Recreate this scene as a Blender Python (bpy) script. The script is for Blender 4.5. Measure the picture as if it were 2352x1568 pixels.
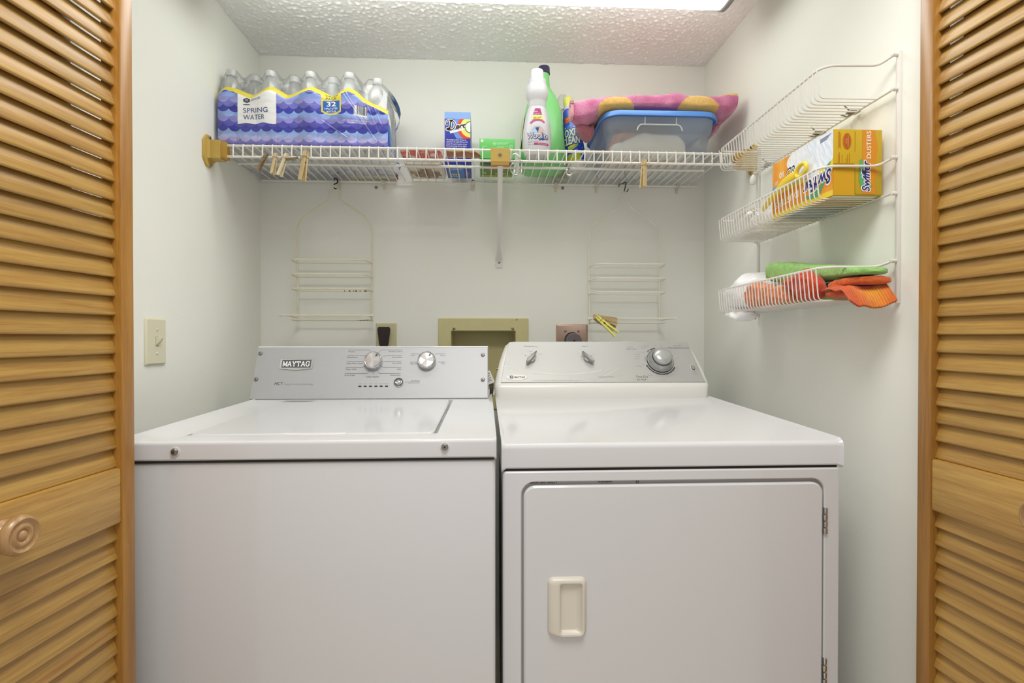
import bpy, bmesh, math, random
import numpy as np
from mathutils import Vector, Matrix, noise as mnoise

random.seed(7)
for o in list(bpy.data.objects):
    bpy.data.objects.remove(o)
scene = bpy.context.scene
COL = scene.collection
PI = math.pi

# ---------------------------------------------------------------- camera
cam_data = bpy.data.cameras.new('camera')
cam_data.sensor_width = 36.0
cam_data.lens = 36.0 * 1230.0 / 2352.0
cam_data.clip_start = 0.02
cam = bpy.data.objects.new('camera', cam_data)
cam.location = (0.0, 0.0, 1.13)
cam.rotation_euler = (PI / 2 - math.atan(11 / 1230.0), 0.0, -math.atan(61 / 1230.0))
COL.objects.link(cam)
scene.camera = cam

# ---------------------------------------------------------------- light and exposure
scene.view_settings.view_transform = 'Standard'
scene.view_settings.look = 'None'
scene.view_settings.exposure = -0.11
scene.view_settings.gamma = 1.0
scene.view_settings.use_curve_mapping = False
WORLD_COLOR = (1.0, 0.98, 0.96, 1)
WORLD_STRENGTH = 0.62
TUBE_STRENGTH = 5.1
TUBE_COLOR = (0.98, 1.0, 0.965, 1)
HALL_FILL_ENERGY = 29.0
world = bpy.data.worlds.new('world')
scene.world = world
world.use_nodes = True
bg = world.node_tree.nodes['Background']
bg.inputs[0].default_value = WORLD_COLOR
bg.inputs[1].default_value = WORLD_STRENGTH
# unseen fill light added high in the hall to brighten the closet
for lamp_x, lamp_y, lamp_z, energy, size in ((0.05, 0.20, 2.62, HALL_FILL_ENERGY, 0.8),):
    lamp_data = bpy.data.lights.new('hall_fill_light', 'AREA')
    lamp_data.shape = 'DISK'
    lamp_data.size = size
    lamp_data.energy = energy
    lamp_data.color = (1.0, 0.975, 0.945)
    lamp = bpy.data.objects.new('hall_fill_light', lamp_data)
    lamp.location = (lamp_x, lamp_y, lamp_z)
    lamp.rotation_euler = (Vector((0.0, 1.45, 0.9)) - lamp.location).to_track_quat('-Z', 'Y').to_euler()
    COL.objects.link(lamp)

# ---------------------------------------------------------------- helpers
def lin(c):
    if isinstance(c, str):
        c = c.lstrip('#')
        c = [int(c[i:i + 2], 16) / 255.0 for i in (0, 2, 4)]
    return tuple((x / 12.92) if x <= 0.04045 else ((x + 0.055) / 1.055) ** 2.4 for x in c)

def nlin(a):
    a = np.asarray(a, float)
    return np.where(a <= 0.04045, a / 12.92, ((a + 0.055) / 1.055) ** 2.4)

def hexs(c):
    c = c.lstrip('#')
    return np.array([int(c[i:i + 2], 16) / 255.0 for i in (0, 2, 4)])

MATS = {}
def mat(name, color='#ffffff', rough=0.5, metal=0.0, bump=0.0, bscale=200.0, var=0.0, vscale=8.0, coat=0.0,
        alpha=1.0, trans=0.0, emit=0.0, stretch=None, ior=1.45, spec=0.5, sheen=0.0, sss=0.0):
    """Plain procedural surface: base colour with optional noise variation and fine relief."""
    if name in MATS:
        return MATS[name]
    m = bpy.data.materials.new(name)
    m.use_nodes = True
    nt = m.node_tree
    b = nt.nodes['Principled BSDF']
    col = (*lin(color), 1) if isinstance(color, str) else (*color, 1)
    b.inputs['Base Color'].default_value = col
    b.inputs['Roughness'].default_value = rough
    b.inputs['Metallic'].default_value = metal
    b.inputs['IOR'].default_value = ior
    b.inputs['Specular IOR Level'].default_value = spec
    b.inputs['Alpha'].default_value = alpha
    b.inputs['Transmission Weight'].default_value = trans
    if coat:
        b.inputs['Coat Weight'].default_value = coat
        b.inputs['Coat Roughness'].default_value = 0.08
    if sheen:
        b.inputs['Sheen Weight'].default_value = sheen
    if emit:
        b.inputs['Emission Color'].default_value = col
        b.inputs['Emission Strength'].default_value = emit
    if bump or var:
        tc = nt.nodes.new('ShaderNodeTexCoord')
        src = tc.outputs['Object']
        if stretch:
            mp = nt.nodes.new('ShaderNodeMapping')
            mp.inputs['Scale'].default_value = stretch
            nt.links.new(src, mp.inputs['Vector'])
            src = mp.outputs['Vector']
    if bump:
        n = nt.nodes.new('ShaderNodeTexNoise')
        n.inputs['Scale'].default_value = bscale
        n.inputs['Detail'].default_value = 3
        nt.links.new(src, n.inputs['Vector'])
        bp = nt.nodes.new('ShaderNodeBump')
        bp.inputs['Strength'].default_value = bump
        bp.inputs['Distance'].default_value = 0.002
        nt.links.new(n.outputs['Fac'], bp.inputs['Height'])
        nt.links.new(bp.outputs['Normal'], b.inputs['Normal'])
    if var:
        n2 = nt.nodes.new('ShaderNodeTexNoise')
        n2.inputs['Scale'].default_value = vscale
        n2.inputs['Detail'].default_value = 4
        nt.links.new(src, n2.inputs['Vector'])
        hs = nt.nodes.new('ShaderNodeHueSaturation')
        hs.inputs['Color'].default_value = col
        mr = nt.nodes.new('ShaderNodeMapRange')
        mr.inputs['From Min'].default_value = 0.3
        mr.inputs['From Max'].default_value = 0.7
        mr.inputs['To Min'].default_value = 1 - var
        mr.inputs['To Max'].default_value = 1 + var
        nt.links.new(n2.outputs['Fac'], mr.inputs['Value'])
        nt.links.new(mr.outputs['Result'], hs.inputs['Value'])
        nt.links.new(hs.outputs['Color'], b.inputs['Base Color'])
    MATS[name] = m
    return m

def print_mat(name, rough=0.4, bump=0.0, bscale=300, sheen=0.0, spec=0.5):
    """Flat print: colour comes from the printed colour attribute of the surface."""
    if name in MATS:
        return MATS[name]
    m = bpy.data.materials.new(name)
    m.use_nodes = True
    nt = m.node_tree
    b = nt.nodes['Principled BSDF']
    a = nt.nodes.new('ShaderNodeAttribute')
    a.attribute_name = 'print'
    nt.links.new(a.outputs['Color'], b.inputs['Base Color'])
    b.inputs['Roughness'].default_value = rough
    b.inputs['Specular IOR Level'].default_value = spec
    b.inputs['Sheen Weight'].default_value = sheen
    if bump:
        tc = nt.nodes.new('ShaderNodeTexCoord')
        n = nt.nodes.new('ShaderNodeTexNoise')
        n.inputs['Scale'].default_value = bscale
        n.inputs['Detail'].default_value = 2
        nt.links.new(tc.outputs['Object'], n.inputs['Vector'])
        bp = nt.nodes.new('ShaderNodeBump')
        bp.inputs['Strength'].default_value = bump
        bp.inputs['Distance'].default_value = 0.003
        nt.links.new(n.outputs['Fac'], bp.inputs['Height'])
        nt.links.new(bp.outputs['Normal'], b.inputs['Normal'])
    MATS[name] = m
    return m

def film_mat(name, color, clear=0.6, rough=0.12, glossy=0.12):
    """Thin clear or milky plastic: part see-through, part diffuse, with a surface gloss."""
    if name in MATS:
        return MATS[name]
    m = bpy.data.materials.new(name)
    m.use_nodes = True
    nt = m.node_tree
    nt.nodes.clear()
    out = nt.nodes.new('ShaderNodeOutputMaterial')
    tr = nt.nodes.new('ShaderNodeBsdfTransparent')
    tr.inputs[0].default_value = (1, 1, 1, 1)
    df = nt.nodes.new('ShaderNodeBsdfDiffuse')
    df.inputs[0].default_value = (*lin(color), 1)
    tl = nt.nodes.new('ShaderNodeBsdfTranslucent')
    tl.inputs[0].default_value = (*lin(color), 1)
    gl = nt.nodes.new('ShaderNodeBsdfGlossy')
    gl.inputs[0].default_value = (1, 1, 1, 1)
    gl.inputs['Roughness'].default_value = rough
    m0 = nt.nodes.new('ShaderNodeMixShader'); m0.inputs[0].default_value = 0.5
    nt.links.new(df.outputs[0], m0.inputs[1]); nt.links.new(tl.outputs[0], m0.inputs[2])
    m1 = nt.nodes.new('ShaderNodeMixShader'); m1.inputs[0].default_value = clear
    nt.links.new(m0.outputs[0], m1.inputs[1]); nt.links.new(tr.outputs[0], m1.inputs[2])
    fr = nt.nodes.new('ShaderNodeLayerWeight'); fr.inputs[0].default_value = 0.25
    mul = nt.nodes.new('ShaderNodeMath'); mul.operation = 'MULTIPLY_ADD'
    mul.inputs[1].default_value = 0.6; mul.inputs[2].default_value = glossy * 0.3
    nt.links.new(fr.outputs['Fresnel'], mul.inputs[0])
    m2 = nt.nodes.new('ShaderNodeMixShader')
    nt.links.new(mul.outputs[0], m2.inputs[0])
    nt.links.new(m1.outputs[0], m2.inputs[1]); nt.links.new(gl.outputs[0], m2.inputs[2])
    nt.links.new(m2.outputs[0], out.inputs[0])
    MATS[name] = m
    return m

def wood_mat(name, along, light, dark, rough=0.33):
    """Varnished pine, grain running along one local axis (0 x, 2 z)."""
    m = bpy.data.materials.new(name)
    m.use_nodes = True
    nt = m.node_tree
    b = nt.nodes['Principled BSDF']
    tc = nt.nodes.new('ShaderNodeTexCoord')
    oi = nt.nodes.new('ShaderNodeObjectInfo')
    mp = nt.nodes.new('ShaderNodeMapping')
    sc = [55, 55, 55]
    sc[along] = 2.2
    mp.inputs['Scale'].default_value = sc
    nt.links.new(tc.outputs['Object'], mp.inputs['Vector'])
    cmb = nt.nodes.new('ShaderNodeCombineXYZ')
    mu = nt.nodes.new('ShaderNodeMath'); mu.operation = 'MULTIPLY'; mu.inputs[1].default_value = 90
    nt.links.new(oi.outputs['Random'], mu.inputs[0])
    for i in range(3):
        nt.links.new(mu.outputs[0], cmb.inputs[i])
    nt.links.new(cmb.outputs[0], mp.inputs['Location'])
    n = nt.nodes.new('ShaderNodeTexNoise')
    n.inputs['Scale'].default_value = 1.6
    n.inputs['Detail'].default_value = 5
    n.inputs['Roughness'].default_value = 0.62
    n.inputs['Distortion'].default_value = 0.35
    nt.links.new(mp.outputs[0], n.inputs['Vector'])
    w = nt.nodes.new('ShaderNodeTexNoise')
    w.inputs['Scale'].default_value = 9.0
    w.inputs['Detail'].default_value = 2
    nt.links.new(mp.outputs[0], w.inputs['Vector'])
    mx = nt.nodes.new('ShaderNodeMix')
    mx.data_type = 'FLOAT'
    mx.inputs[0].default_value = 0.3
    nt.links.new(n.outputs['Fac'], mx.inputs[2]); nt.links.new(w.outputs['Fac'], mx.inputs[3])
    cr = nt.nodes.new('ShaderNodeValToRGB')
    cr.color_ramp.elements[0].position = 0.32
    cr.color_ramp.elements[0].color = (*lin(dark), 1)
    cr.color_ramp.elements[1].position = 0.62
    cr.color_ramp.elements[1].color = (*lin(light), 1)
    nt.links.new(mx.outputs[0], cr.inputs[0])
    hs = nt.nodes.new('ShaderNodeHueSaturation')
    vr = nt.nodes.new('ShaderNodeMapRange')
    vr.inputs['To Min'].default_value = 0.9; vr.inputs['To Max'].default_value = 1.08
    nt.links.new(oi.outputs['Random'], vr.inputs['Value'])
    nt.links.new(vr.outputs[0], hs.inputs['Value'])
    nt.links.new(cr.outputs[0], hs.inputs['Color'])
    nt.links.new(hs.outputs[0], b.inputs['Base Color'])
    b.inputs['Roughness'].default_value = rough
    b.inputs['Coat Weight'].default_value = 0.5
    b.inputs['Coat Roughness'].default_value = 0.32
    bp = nt.nodes.new('ShaderNodeBump')
    bp.inputs['Strength'].default_value = 0.12
    bp.inputs['Distance'].default_value = 0.001
    nt.links.new(w.outputs['Fac'], bp.inputs['Height'])
    nt.links.new(bp.outputs[0], b.inputs['Normal'])
    MATS[name] = m
    return m

class MB:
    """Collects shapes that become ONE mesh."""
    def __init__(self):
        self.v = []; self.f = []; self.m = []; self.mats = []
    def mi(self, m):
        if m not in self.mats:
            self.mats.append(m)
        return self.mats.index(m)
    def add(self, vs, fs, m):
        k = len(self.v); i = self.mi(m)
        self.v += [tuple(p) for p in vs]
        for f in fs:
            self.f.append(tuple(a + k for a in f)); self.m.append(i)
        return self
    def bm(self, b, m):
        b.verts.index_update()
        self.add([tuple(v.co) for v in b.verts], [tuple(v.index for v in f.verts) for f in b.faces], m)
        b.free()
        return self
    def box(self, lo, hi, m, r=0.0, seg=2, M=None):
        lo = [min(a, b) for a, b in zip(lo, hi)] if False else lo
        b = bmesh.new()
        bmesh.ops.create_cube(b, size=1.0)
        for v in b.verts:
            v.co = Vector([lo[i] + (v.co[i] + 0.5) * (hi[i] - lo[i]) for i in range(3)])
        if r > 0:
            bmesh.ops.bevel(b, geom=list(b.edges), offset=r, segments=seg, profile=0.5, affect='EDGES')
        if M is not None:
            bmesh.ops.transform(b, matrix=M, verts=list(b.verts))
        return self.bm(b, m)
    def ring(self, c, ax, r, n, ref=None):
        ax = Vector(ax).normalized()
        ref = Vector(ref) if ref is not None else (Vector((0, 0, 1)) if abs(ax.z) < 0.9 else Vector((1, 0, 0)))
        a = (ref - ax * ref.dot(ax)).normalized(); b = ax.cross(a)
        return [Vector(c) + (a * math.cos(2 * PI * i / n) + b * math.sin(2 * PI * i / n)) * r for i in range(n)]
    def loft(self, rings, m, cap=True, closed=False):
        n = len(rings[0]); vs = [p for r in rings for p in r]; fs = []
        K = len(rings)
        for k in range(K if closed else K - 1):
            k2 = (k + 1) % K
            for i in range(n):
                j = (i + 1) % n
                fs.append((k * n + i, k * n + j, k2 * n + j, k2 * n + i))
        if cap and not closed:
            fs.append(tuple(range(n - 1, -1, -1)))
            fs.append(tuple((K - 1) * n + i for i in range(n)))
        return self.add(vs, fs, m)
    def cyl(self, p0, p1, r, m, n=12, r1=None):
        d = Vector(p1) - Vector(p0)
        return self.loft([self.ring(p0, d, r, n), self.ring(p1, d, r if r1 is None else r1, n)], m)
    def lathe(self, prof, m, n=24, o=(0, 0, 0), ax=(0, 0, 1), sx=1.0, sy=1.0, cap=True):
        """prof: list of (radius, distance along axis)."""
        ax = Vector(ax).normalized()
        ref = Vector((1, 0, 0)) if abs(ax.x) < 0.9 else Vector((0, 0, 1))
        a = (ref - ax * ref.dot(ax)).normalized(); b = ax.cross(a)
        rings = []
        for r, t in prof:
            c = Vector(o) + ax * t
            rings.append([c + a * (math.cos(2 * PI * i / n) * r * sx) + b * (math.sin(2 * PI * i / n) * r * sy) for i in range(n)])
        return self.loft(rings, m, cap)
    def tube(self, pts, r, m, n=6, closed=False):
        P = [Vector(p) for p in pts]; K = len(P); rings = []; prev = None
        for i in range(K):
            if closed:
                t = (P[(i + 1) % K] - P[i - 1]).normalized()
            else:
                t = (P[min(i + 1, K - 1)] - P[max(i - 1, 0)]).normalized()
            if prev is None:
                ref = Vector((0, 0, 1)) if abs(t.z) < 0.9 else Vector((1, 0, 0))
            else:
                ref = prev
            a = (ref - t * ref.dot(t))
            if a.length < 1e-6:
                a = Vector((1, 0, 0)) - t * t.x
            a.normalize(); prev = a; b = t.cross(a)
            rr = r[i] if isinstance(r, (list, tuple)) else r
            rings.append([P[i] + (a * math.cos(2 * PI * k / n) + b * math.sin(2 * PI * k / n)) * rr for k in range(n)])
        return self.loft(rings, m, not closed, closed)
    def prism(self, poly, fr, n0, n1, m, inset=0.0):
        """2D outline pushed from depth n0 to n1 in a frame; the outer face can be chamfered by inset."""
        k = len(poly)
        if inset:
            cx = sum(p[0] for p in poly) / k; cy = sum(p[1] for p in poly) / k
            P2 = offset_poly(poly, -inset)
            s = 1 if n1 > n0 else -1
            rings = [[fr(p[0], p[1], n0) for p in poly], [fr(p[0], p[1], n1 - s * inset) for p in poly], [fr(p[0], p[1], n1) for p in P2]]
        else:
            rings = [[fr(p[0], p[1], n0) for p in poly], [fr(p[0], p[1], n1) for p in poly]]
        return self.loft(rings, m)
    def flat(self, poly, fr, m, n=0.0004):
        return self.add([fr(p[0], p[1], n) for p in poly], [tuple(range(len(poly)))], m)
    def stroke(self, pts, w, fr, m, n=0.0004, closed=False):
        K = len(pts); L = []; R = []
        for i in range(K):
            p0 = pts[i - 1] if (i > 0 or closed) else pts[0]
            p1 = pts[(i + 1) % K] if (i < K - 1 or closed) else pts[-1]
            dx, dy = p1[0] - p0[0], p1[1] - p0[1]
            l = math.hypot(dx, dy) or 1
            ww = w[i] if isinstance(w, (list, tuple)) else w
            nx, ny = -dy / l * ww / 2, dx / l * ww / 2
            L.append((pts[i][0] + nx, pts[i][1] + ny)); R.append((pts[i][0] - nx, pts[i][1] - ny))
        vs = [fr(p[0], p[1], n) for p in L + R]
        fs = [(i, K + i, K + (i + 1) % K, (i + 1) % K) for i in range(K if closed else K - 1)]
        return self.add(vs, fs, m)
    def text(self, s, fr, x, y, m, h=None, w=None, align='c', bold=0.0, shear=0.0, n=0.0005, rot=0.0, squash=1.0):
        vs, fs, (x0, x1, y0, y1) = glyphs(s, bold, shear)
        hh = CAPH
        k = (h / hh) if h else (w / (x1 - x0))
        kx = k * squash
        if h and w:
            kx = w / (x1 - x0)
        ox = {'c': -(x0 + x1) / 2, 'l': -x0, 'r': -x1}[align]
        c, sn = math.cos(rot), math.sin(rot)
        out = []
        for (a, b) in vs:
            a = (a + ox) * kx; b = (b - hh / 2) * k
            out.append(fr(x + a * c - b * sn, y + a * sn + b * c, n))
        return self.add(out, fs, m)

CAPH = 0.73
_G = {}
def glyphs(s, bold=0.0, shear=0.0):
    key = (s, bold, shear)
    if key in _G:
        return _G[key]
    cu = bpy.data.curves.new('lettering', 'FONT')
    cu.body = s; cu.size = 1.0; cu.offset = bold; cu.shear = shear; cu.resolution_u = 3
    ob = bpy.data.objects.new('lettering', cu)
    COL.objects.link(ob)
    dg = bpy.context.evaluated_depsgraph_get()
    me = ob.evaluated_get(dg).to_mesh()
    vs = [(v.co.x, v.co.y) for v in me.vertices]
    fs = [tuple(p.vertices) for p in me.polygons]
    ob.evaluated_get(dg).to_mesh_clear()
    bpy.data.objects.remove(ob); bpy.data.curves.remove(cu)
    xs = [v[0] for v in vs]; ys = [v[1] for v in vs]
    _G[key] = (vs, fs, (min(xs), max(xs), min(ys), max(ys)))
    return _G[key]

def quadpatch(mb, c, fr, m, n=.0006, K=8):
    """four-cornered print that follows a curved surface"""
    vs = []
    for i in range(K + 1):
        for j in range(K + 1):
            s, t = i / K, j / K
            a = [c[0][k] * (1 - t) + c[1][k] * t for k in (0, 1)]; b = [c[3][k] * (1 - t) + c[2][k] * t for k in (0, 1)]
            vs.append(fr(a[0] * (1 - s) + b[0] * s, a[1] * (1 - s) + b[1] * s, n))
    mb.add(vs, [(i * (K + 1) + j, i * (K + 1) + j + 1, (i + 1) * (K + 1) + j + 1, (i + 1) * (K + 1) + j) for i in range(K) for j in range(K)], m)

def offset_poly(poly, d):
    k = len(poly); out = []
    for i in range(k):
        p, q, r = poly[i - 1], poly[i], poly[(i + 1) % k]
        e1 = Vector((q[0] - p[0], q[1] - p[1])); e2 = Vector((r[0] - q[0], r[1] - q[1]))
        if e1.length < 1e-9: e1 = e2
        if e2.length < 1e-9: e2 = e1
        n1 = Vector((e1.y, -e1.x)).normalized(); n2 = Vector((e2.y, -e2.x)).normalized()
        b = n1 + n2
        if b.length < 1e-6: b = n1
        b.normalize()
        c = max(0.35, b.dot(n1))
        out.append((q[0] + b.x * d / c, q[1] + b.y * d / c))
    return out

def rrect(x0, y0, x1, y1, r, seg=5):
    out = []
    for cx, cy, a0 in ((x1 - r, y0 + r, -90), (x1 - r, y1 - r, 0), (x0 + r, y1 - r, 90), (x0 + r, y0 + r, 180)):
        for i in range(seg + 1):
            a = math.radians(a0 + 90 * i / seg)
            out.append((cx + r * math.cos(a), cy + r * math.sin(a)))
    return out

def ellipse(cx, cy, rx, ry, n=28):
    return [(cx + rx * math.cos(2 * PI * i / n), cy + ry * math.sin(2 * PI * i / n)) for i in range(n)]

def frame(o, u, v):
    o = Vector(o); u = Vector(u).normalized(); v = Vector(v).normalized(); n = u.cross(v).normalized()
    return lambda a, b, c=0.0: o + u * a + v * b + n * c

ORG = {}
def setp(o, label=None, cat=None, group=None, kind=None):
    if label: o['label'] = label
    if cat: o['category'] = cat
    if group: o['group'] = group
    if kind: o['kind'] = kind
    return o

def thing(name, label, cat, loc=(0, 0, 0), group=None, kind=None):
    """An empty at the base of a thing; its parts are children and are written in room coordinates."""
    o = bpy.data.objects.new(name, None)
    o.empty_display_size = 0.05
    COL.objects.link(o)
    o.location = loc
    ORG[o] = Vector(loc)
    return setp(o, label, cat, group, kind)

def link_mesh(name, me, parent, org, label=None):
    o = bpy.data.objects.new(name, me)
    COL.objects.link(o)
    if parent is not None:
        o.parent = parent
    else:
        o.location = org
    ORG[o] = org
    if label: o['label'] = label
    return o

def build(name, mb, parent=None, loc=None, sharp=35, label=None, smooth=True):
    org = ORG[parent] if parent is not None else Vector(loc if loc is not None else (0, 0, 0))
    me = bpy.data.meshes.new(name)
    me.from_pydata([(p[0] - org.x, p[1] - org.y, p[2] - org.z) for p in mb.v], [], mb.f)
    for m in mb.mats:
        me.materials.append(m)
    me.polygons.foreach_set('material_index', mb.m)
    b = bmesh.new(); b.from_mesh(me)
    bmesh.ops.recalc_face_normals(b, faces=list(b.faces))
    b.to_mesh(me); b.free()
    if smooth:
        me.polygons.foreach_set('use_smooth', [True] * len(me.polygons))
        me.set_sharp_from_angle(angle=math.radians(sharp))
    me.update()
    return link_mesh(name, me, parent, org, label)

def flatbuild(name, mb, parent=None, loc=None, label=None):
    """For prints: no normal recalculation."""
    org = ORG[parent] if parent is not None else Vector(loc if loc is not None else (0, 0, 0))
    me = bpy.data.meshes.new(name)
    me.from_pydata([(p[0] - org.x, p[1] - org.y, p[2] - org.z) for p in mb.v], [], mb.f)
    for m in mb.mats:
        me.materials.append(m)
    me.polygons.foreach_set('material_index', mb.m)
    me.update()
    o = link_mesh(name, me, parent, org, label)
    if name.endswith('lettering'):
        o['kind'] = 'stuff'
    return o

def sheet(name, P, C, m, parent=None, loc=None, wrap=False, label=None):
    """Smooth surface from a grid of points P[nu][nv] with a printed colour C (sRGB) per point."""
    org = ORG[parent] if parent is not None else Vector(loc if loc is not None else (0, 0, 0))
    P = np.asarray(P, float); nu, nv = P.shape[:2]
    V = P.reshape(-1, 3) - np.array(org)
    iu = nu if wrap else nu - 1
    I, J = np.meshgrid(np.arange(iu), np.arange(nv - 1), indexing='ij')
    I2 = (I + 1) % nu
    F = np.stack([I * nv + J, I2 * nv + J, I2 * nv + J + 1, I * nv + J + 1], -1).reshape(-1, 4)
    me = bpy.data.meshes.new(name)
    me.vertices.add(len(V)); me.vertices.foreach_set('co', V.ravel())
    me.loops.add(F.size); me.loops.foreach_set('vertex_index', F.ravel().astype(np.int32))
    me.polygons.add(len(F)); me.polygons.foreach_set('loop_start', (np.arange(len(F)) * 4).astype(np.int32))
    me.update(calc_edges=True)
    me.validate()
    me.polygons.foreach_set('use_smooth', [True] * len(F))
    me.materials.append(m)
    if C is not None:
        at = me.color_attributes.new('print', 'FLOAT_COLOR', 'POINT')
        c4 = np.ones((len(V), 4)); c4[:, :3] = nlin(np.clip(np.asarray(C).reshape(-1, 3), 0, 1))
        at.data.foreach_set('color', c4.ravel())
    return link_mesh(name, me, parent, org, label)

def copy_tree(o, parent=None):
    c = o.copy(); COL.objects.link(c)
    if parent is not None:
        c.parent = parent
    for ch in list(o.children):
        copy_tree(ch, c)
    ORG[c] = ORG.get(o, Vector((0, 0, 0)))
    return c

def share(o, dloc=(0, 0, 0)):
    """One more of a part, sharing its mesh, moved by dloc."""
    c = o.copy(); COL.objects.link(c)
    c.parent = o.parent
    c.location = Vector(o.location) + Vector(dloc)
    return c

def nz(p, f=1.0, seed=0.0):
    return mnoise.noise(Vector((p[0] * f + seed, p[1] * f - seed, p[2] * f + 2 * seed)))

def smooth_path(pts, n=6):
    """Catmull-Rom through the points."""
    P = [Vector(p) for p in pts]; out = []
    for i in range(len(P) - 1):
        p0 = P[max(i - 1, 0)]; p1 = P[i]; p2 = P[i + 1]; p3 = P[min(i + 2, len(P) - 1)]
        for k in range(n):
            t = k / n
            out.append(0.5 * ((2 * p1) + (p2 - p0) * t + (2 * p0 - 5 * p1 + 4 * p2 - p3) * t * t + (3 * p1 - p0 - 3 * p2 + p3) * t ** 3))
    out.append(P[-1])
    return out

def arc_corner(a, c, b, r, n=5):
    """Polyline corner a-c-b rounded by radius r (points only of the bend)."""
    a, c, b = Vector(a), Vector(c), Vector(b)
    d1 = (a - c).normalized(); d2 = (b - c).normalized()
    p = c + d1 * r; q = c + d2 * r
    return [(1 - t) ** 2 * p + 2 * t * (1 - t) * c + t * t * q for t in [i / n for i in range(n + 1)]]

def bend(pts, r, n=5):
    out = [Vector(pts[0])]
    for i in range(1, len(pts) - 1):
        out += arc_corner(pts[i - 1], pts[i], pts[i + 1], r, n)
    out.append(Vector(pts[-1]))
    return out

def screw(mb, o, ax, r, m, slot=None):
    mb.lathe([(r, 0), (r, r * 0.25), (r * 0.75, r * 0.6), (r * 0.3, r * 0.72)], m, n=14, o=o, ax=ax)
    if slot:
        o = Vector(o); ax = Vector(ax).normalized()
        mb.lathe([(r * 0.3, r * 0.72), (r * 0.02, r * 0.73)], slot, n=8, o=o, ax=ax)
    return mb

# ---------------------------------------------------------------- shared materials
M_wall = mat('wall_paint', '#eff0e8', 0.72, bump=0.10, bscale=260, var=0.012, vscale=3)
M_ceil = mat('ceiling_texture_paint', '#fcfcfb', 0.9, bump=0.15, bscale=300)
M_floor = mat('floor_vinyl', '#d9cfc0', 0.45, var=0.08, vscale=6)
M_enamel = mat('white_enamel', '#d6d6d7', 0.14, coat=0.3)
M_enamel2 = mat('white_enamel_console', '#e6e5df', 0.25)
M_dark = mat('dark_gap', '#2e2c2a', 0.7)
M_chrome = mat('chrome', '#d8d8da', 0.14, metal=1.0)
M_steel = mat('brushed_steel_screw', '#9a9894', 0.35, metal=1.0)
M_wire = mat('white_coated_wire', '#ece9e2', 0.35)
M_black = mat('black_print', '#1c1c1e', 0.6)
M_grey_ink = mat('grey_ink', '#55565a', 0.6)
M_ltgrey_ink = mat('light_grey_ink', '#8d8f92', 0.6)
M_white_ink = mat('white_ink', '#f4f4f2', 0.5)
M_tan = mat('tan_plastic', '#c5a654', 0.42)
M_wood_h = wood_mat('pine_grain_across', 0, '#bf994e', '#9a6c2d')
M_wood_v = wood_mat('pine_grain_upright', 2, '#ab7a30', '#8a5a20')
M_print = print_mat('printed_card', 0.45)
M_print_gloss = print_mat('printed_film', 0.18)

# ================================================================ SETTING
XL, XR, YB, ZC = -0.819, 0.831, 2.0, 2.154
def wallbox(name, boxes, m):
    mb = MB()
    for lo, hi in boxes:
        mb.box(lo, hi, m)
    o = build(name, mb)
    o['kind'] = 'structure'
    return o
HX0, HX1, HZ0, HZ1 = -0.127, 0.112, 0.935, 1.151      # hole of the recessed outlet box
wallbox('wall_back', [((XL - .1, YB, 0), (HX0, YB + .12, 2.25)), ((HX1, YB, 0), (XR + .1, YB + .12, 2.25)),
                      ((HX0, YB, 0), (HX1, YB + .12, HZ0)), ((HX0, YB, HZ1), (HX1, YB + .12, 2.25))], M_wall)
wallbox('wall_left', [((XL - .1, .97, 0), (XL, YB, 2.25))], M_wall)
wallbox('wall_right', [((XR, .97, 0), (XR + .1, YB, 2.25))], M_wall)
wallbox('wall_front_left', [((-2.2, .86, 0), (-.715, .97, 2.5))], M_wall)
wallbox('wall_front_right', [((.865, .86, 0), (2.2, .97, 2.5))], M_wall)
wallbox('wall_front_header', [((-.715, .86, 2.035), (.865, .97, 2.5))], M_wall)
fl = build('floor', MB().box((-2.2, -1.6, -.08), (2.2, YB + .12, 0), M_floor)); fl['kind'] = 'structure'
ce = build('ceiling', MB().box((XL - .1, .97, ZC + .006), (XR + .1, YB + .12, 2.26), M_ceil)); ce['kind'] = 'structure'
xs = np.linspace(XL - .005, XR + .005, 560); ys = np.linspace(1.42, YB + .005, 196)
Pc = np.zeros((len(xs), len(ys), 3))
for i, x in enumerate(xs):
    for j, y in enumerate(ys):
        a = mnoise.noise(Vector((x * 95, y * 95, 0))); b = mnoise.noise(Vector((x * 210, y * 210, 7)))
        Pc[i, j] = (x, y, ZC - max(0.0, a * 0.9 + b * 0.45 - 0.05) * 0.0075)
o = sheet('popcorn_texture', Pc, None, M_ceil, ce); o['kind'] = 'stuff'
o = build('ceiling_strip', MB().box((XL, .97, ZC), (XR, 1.43, ZC + .006), M_ceil), ce)
# painted jambs of the closet opening
M_trim = M_wall
j = build('trim_1', MB().box((-.715, .86, 0), (-.70, .97, 2.035), M_trim, .002)); j['kind'] = 'structure'
j = build('trim_2', MB().box((.85, .86, 0), (.865, .97, 2.035), M_trim, .002)); j['kind'] = 'structure'

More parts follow.
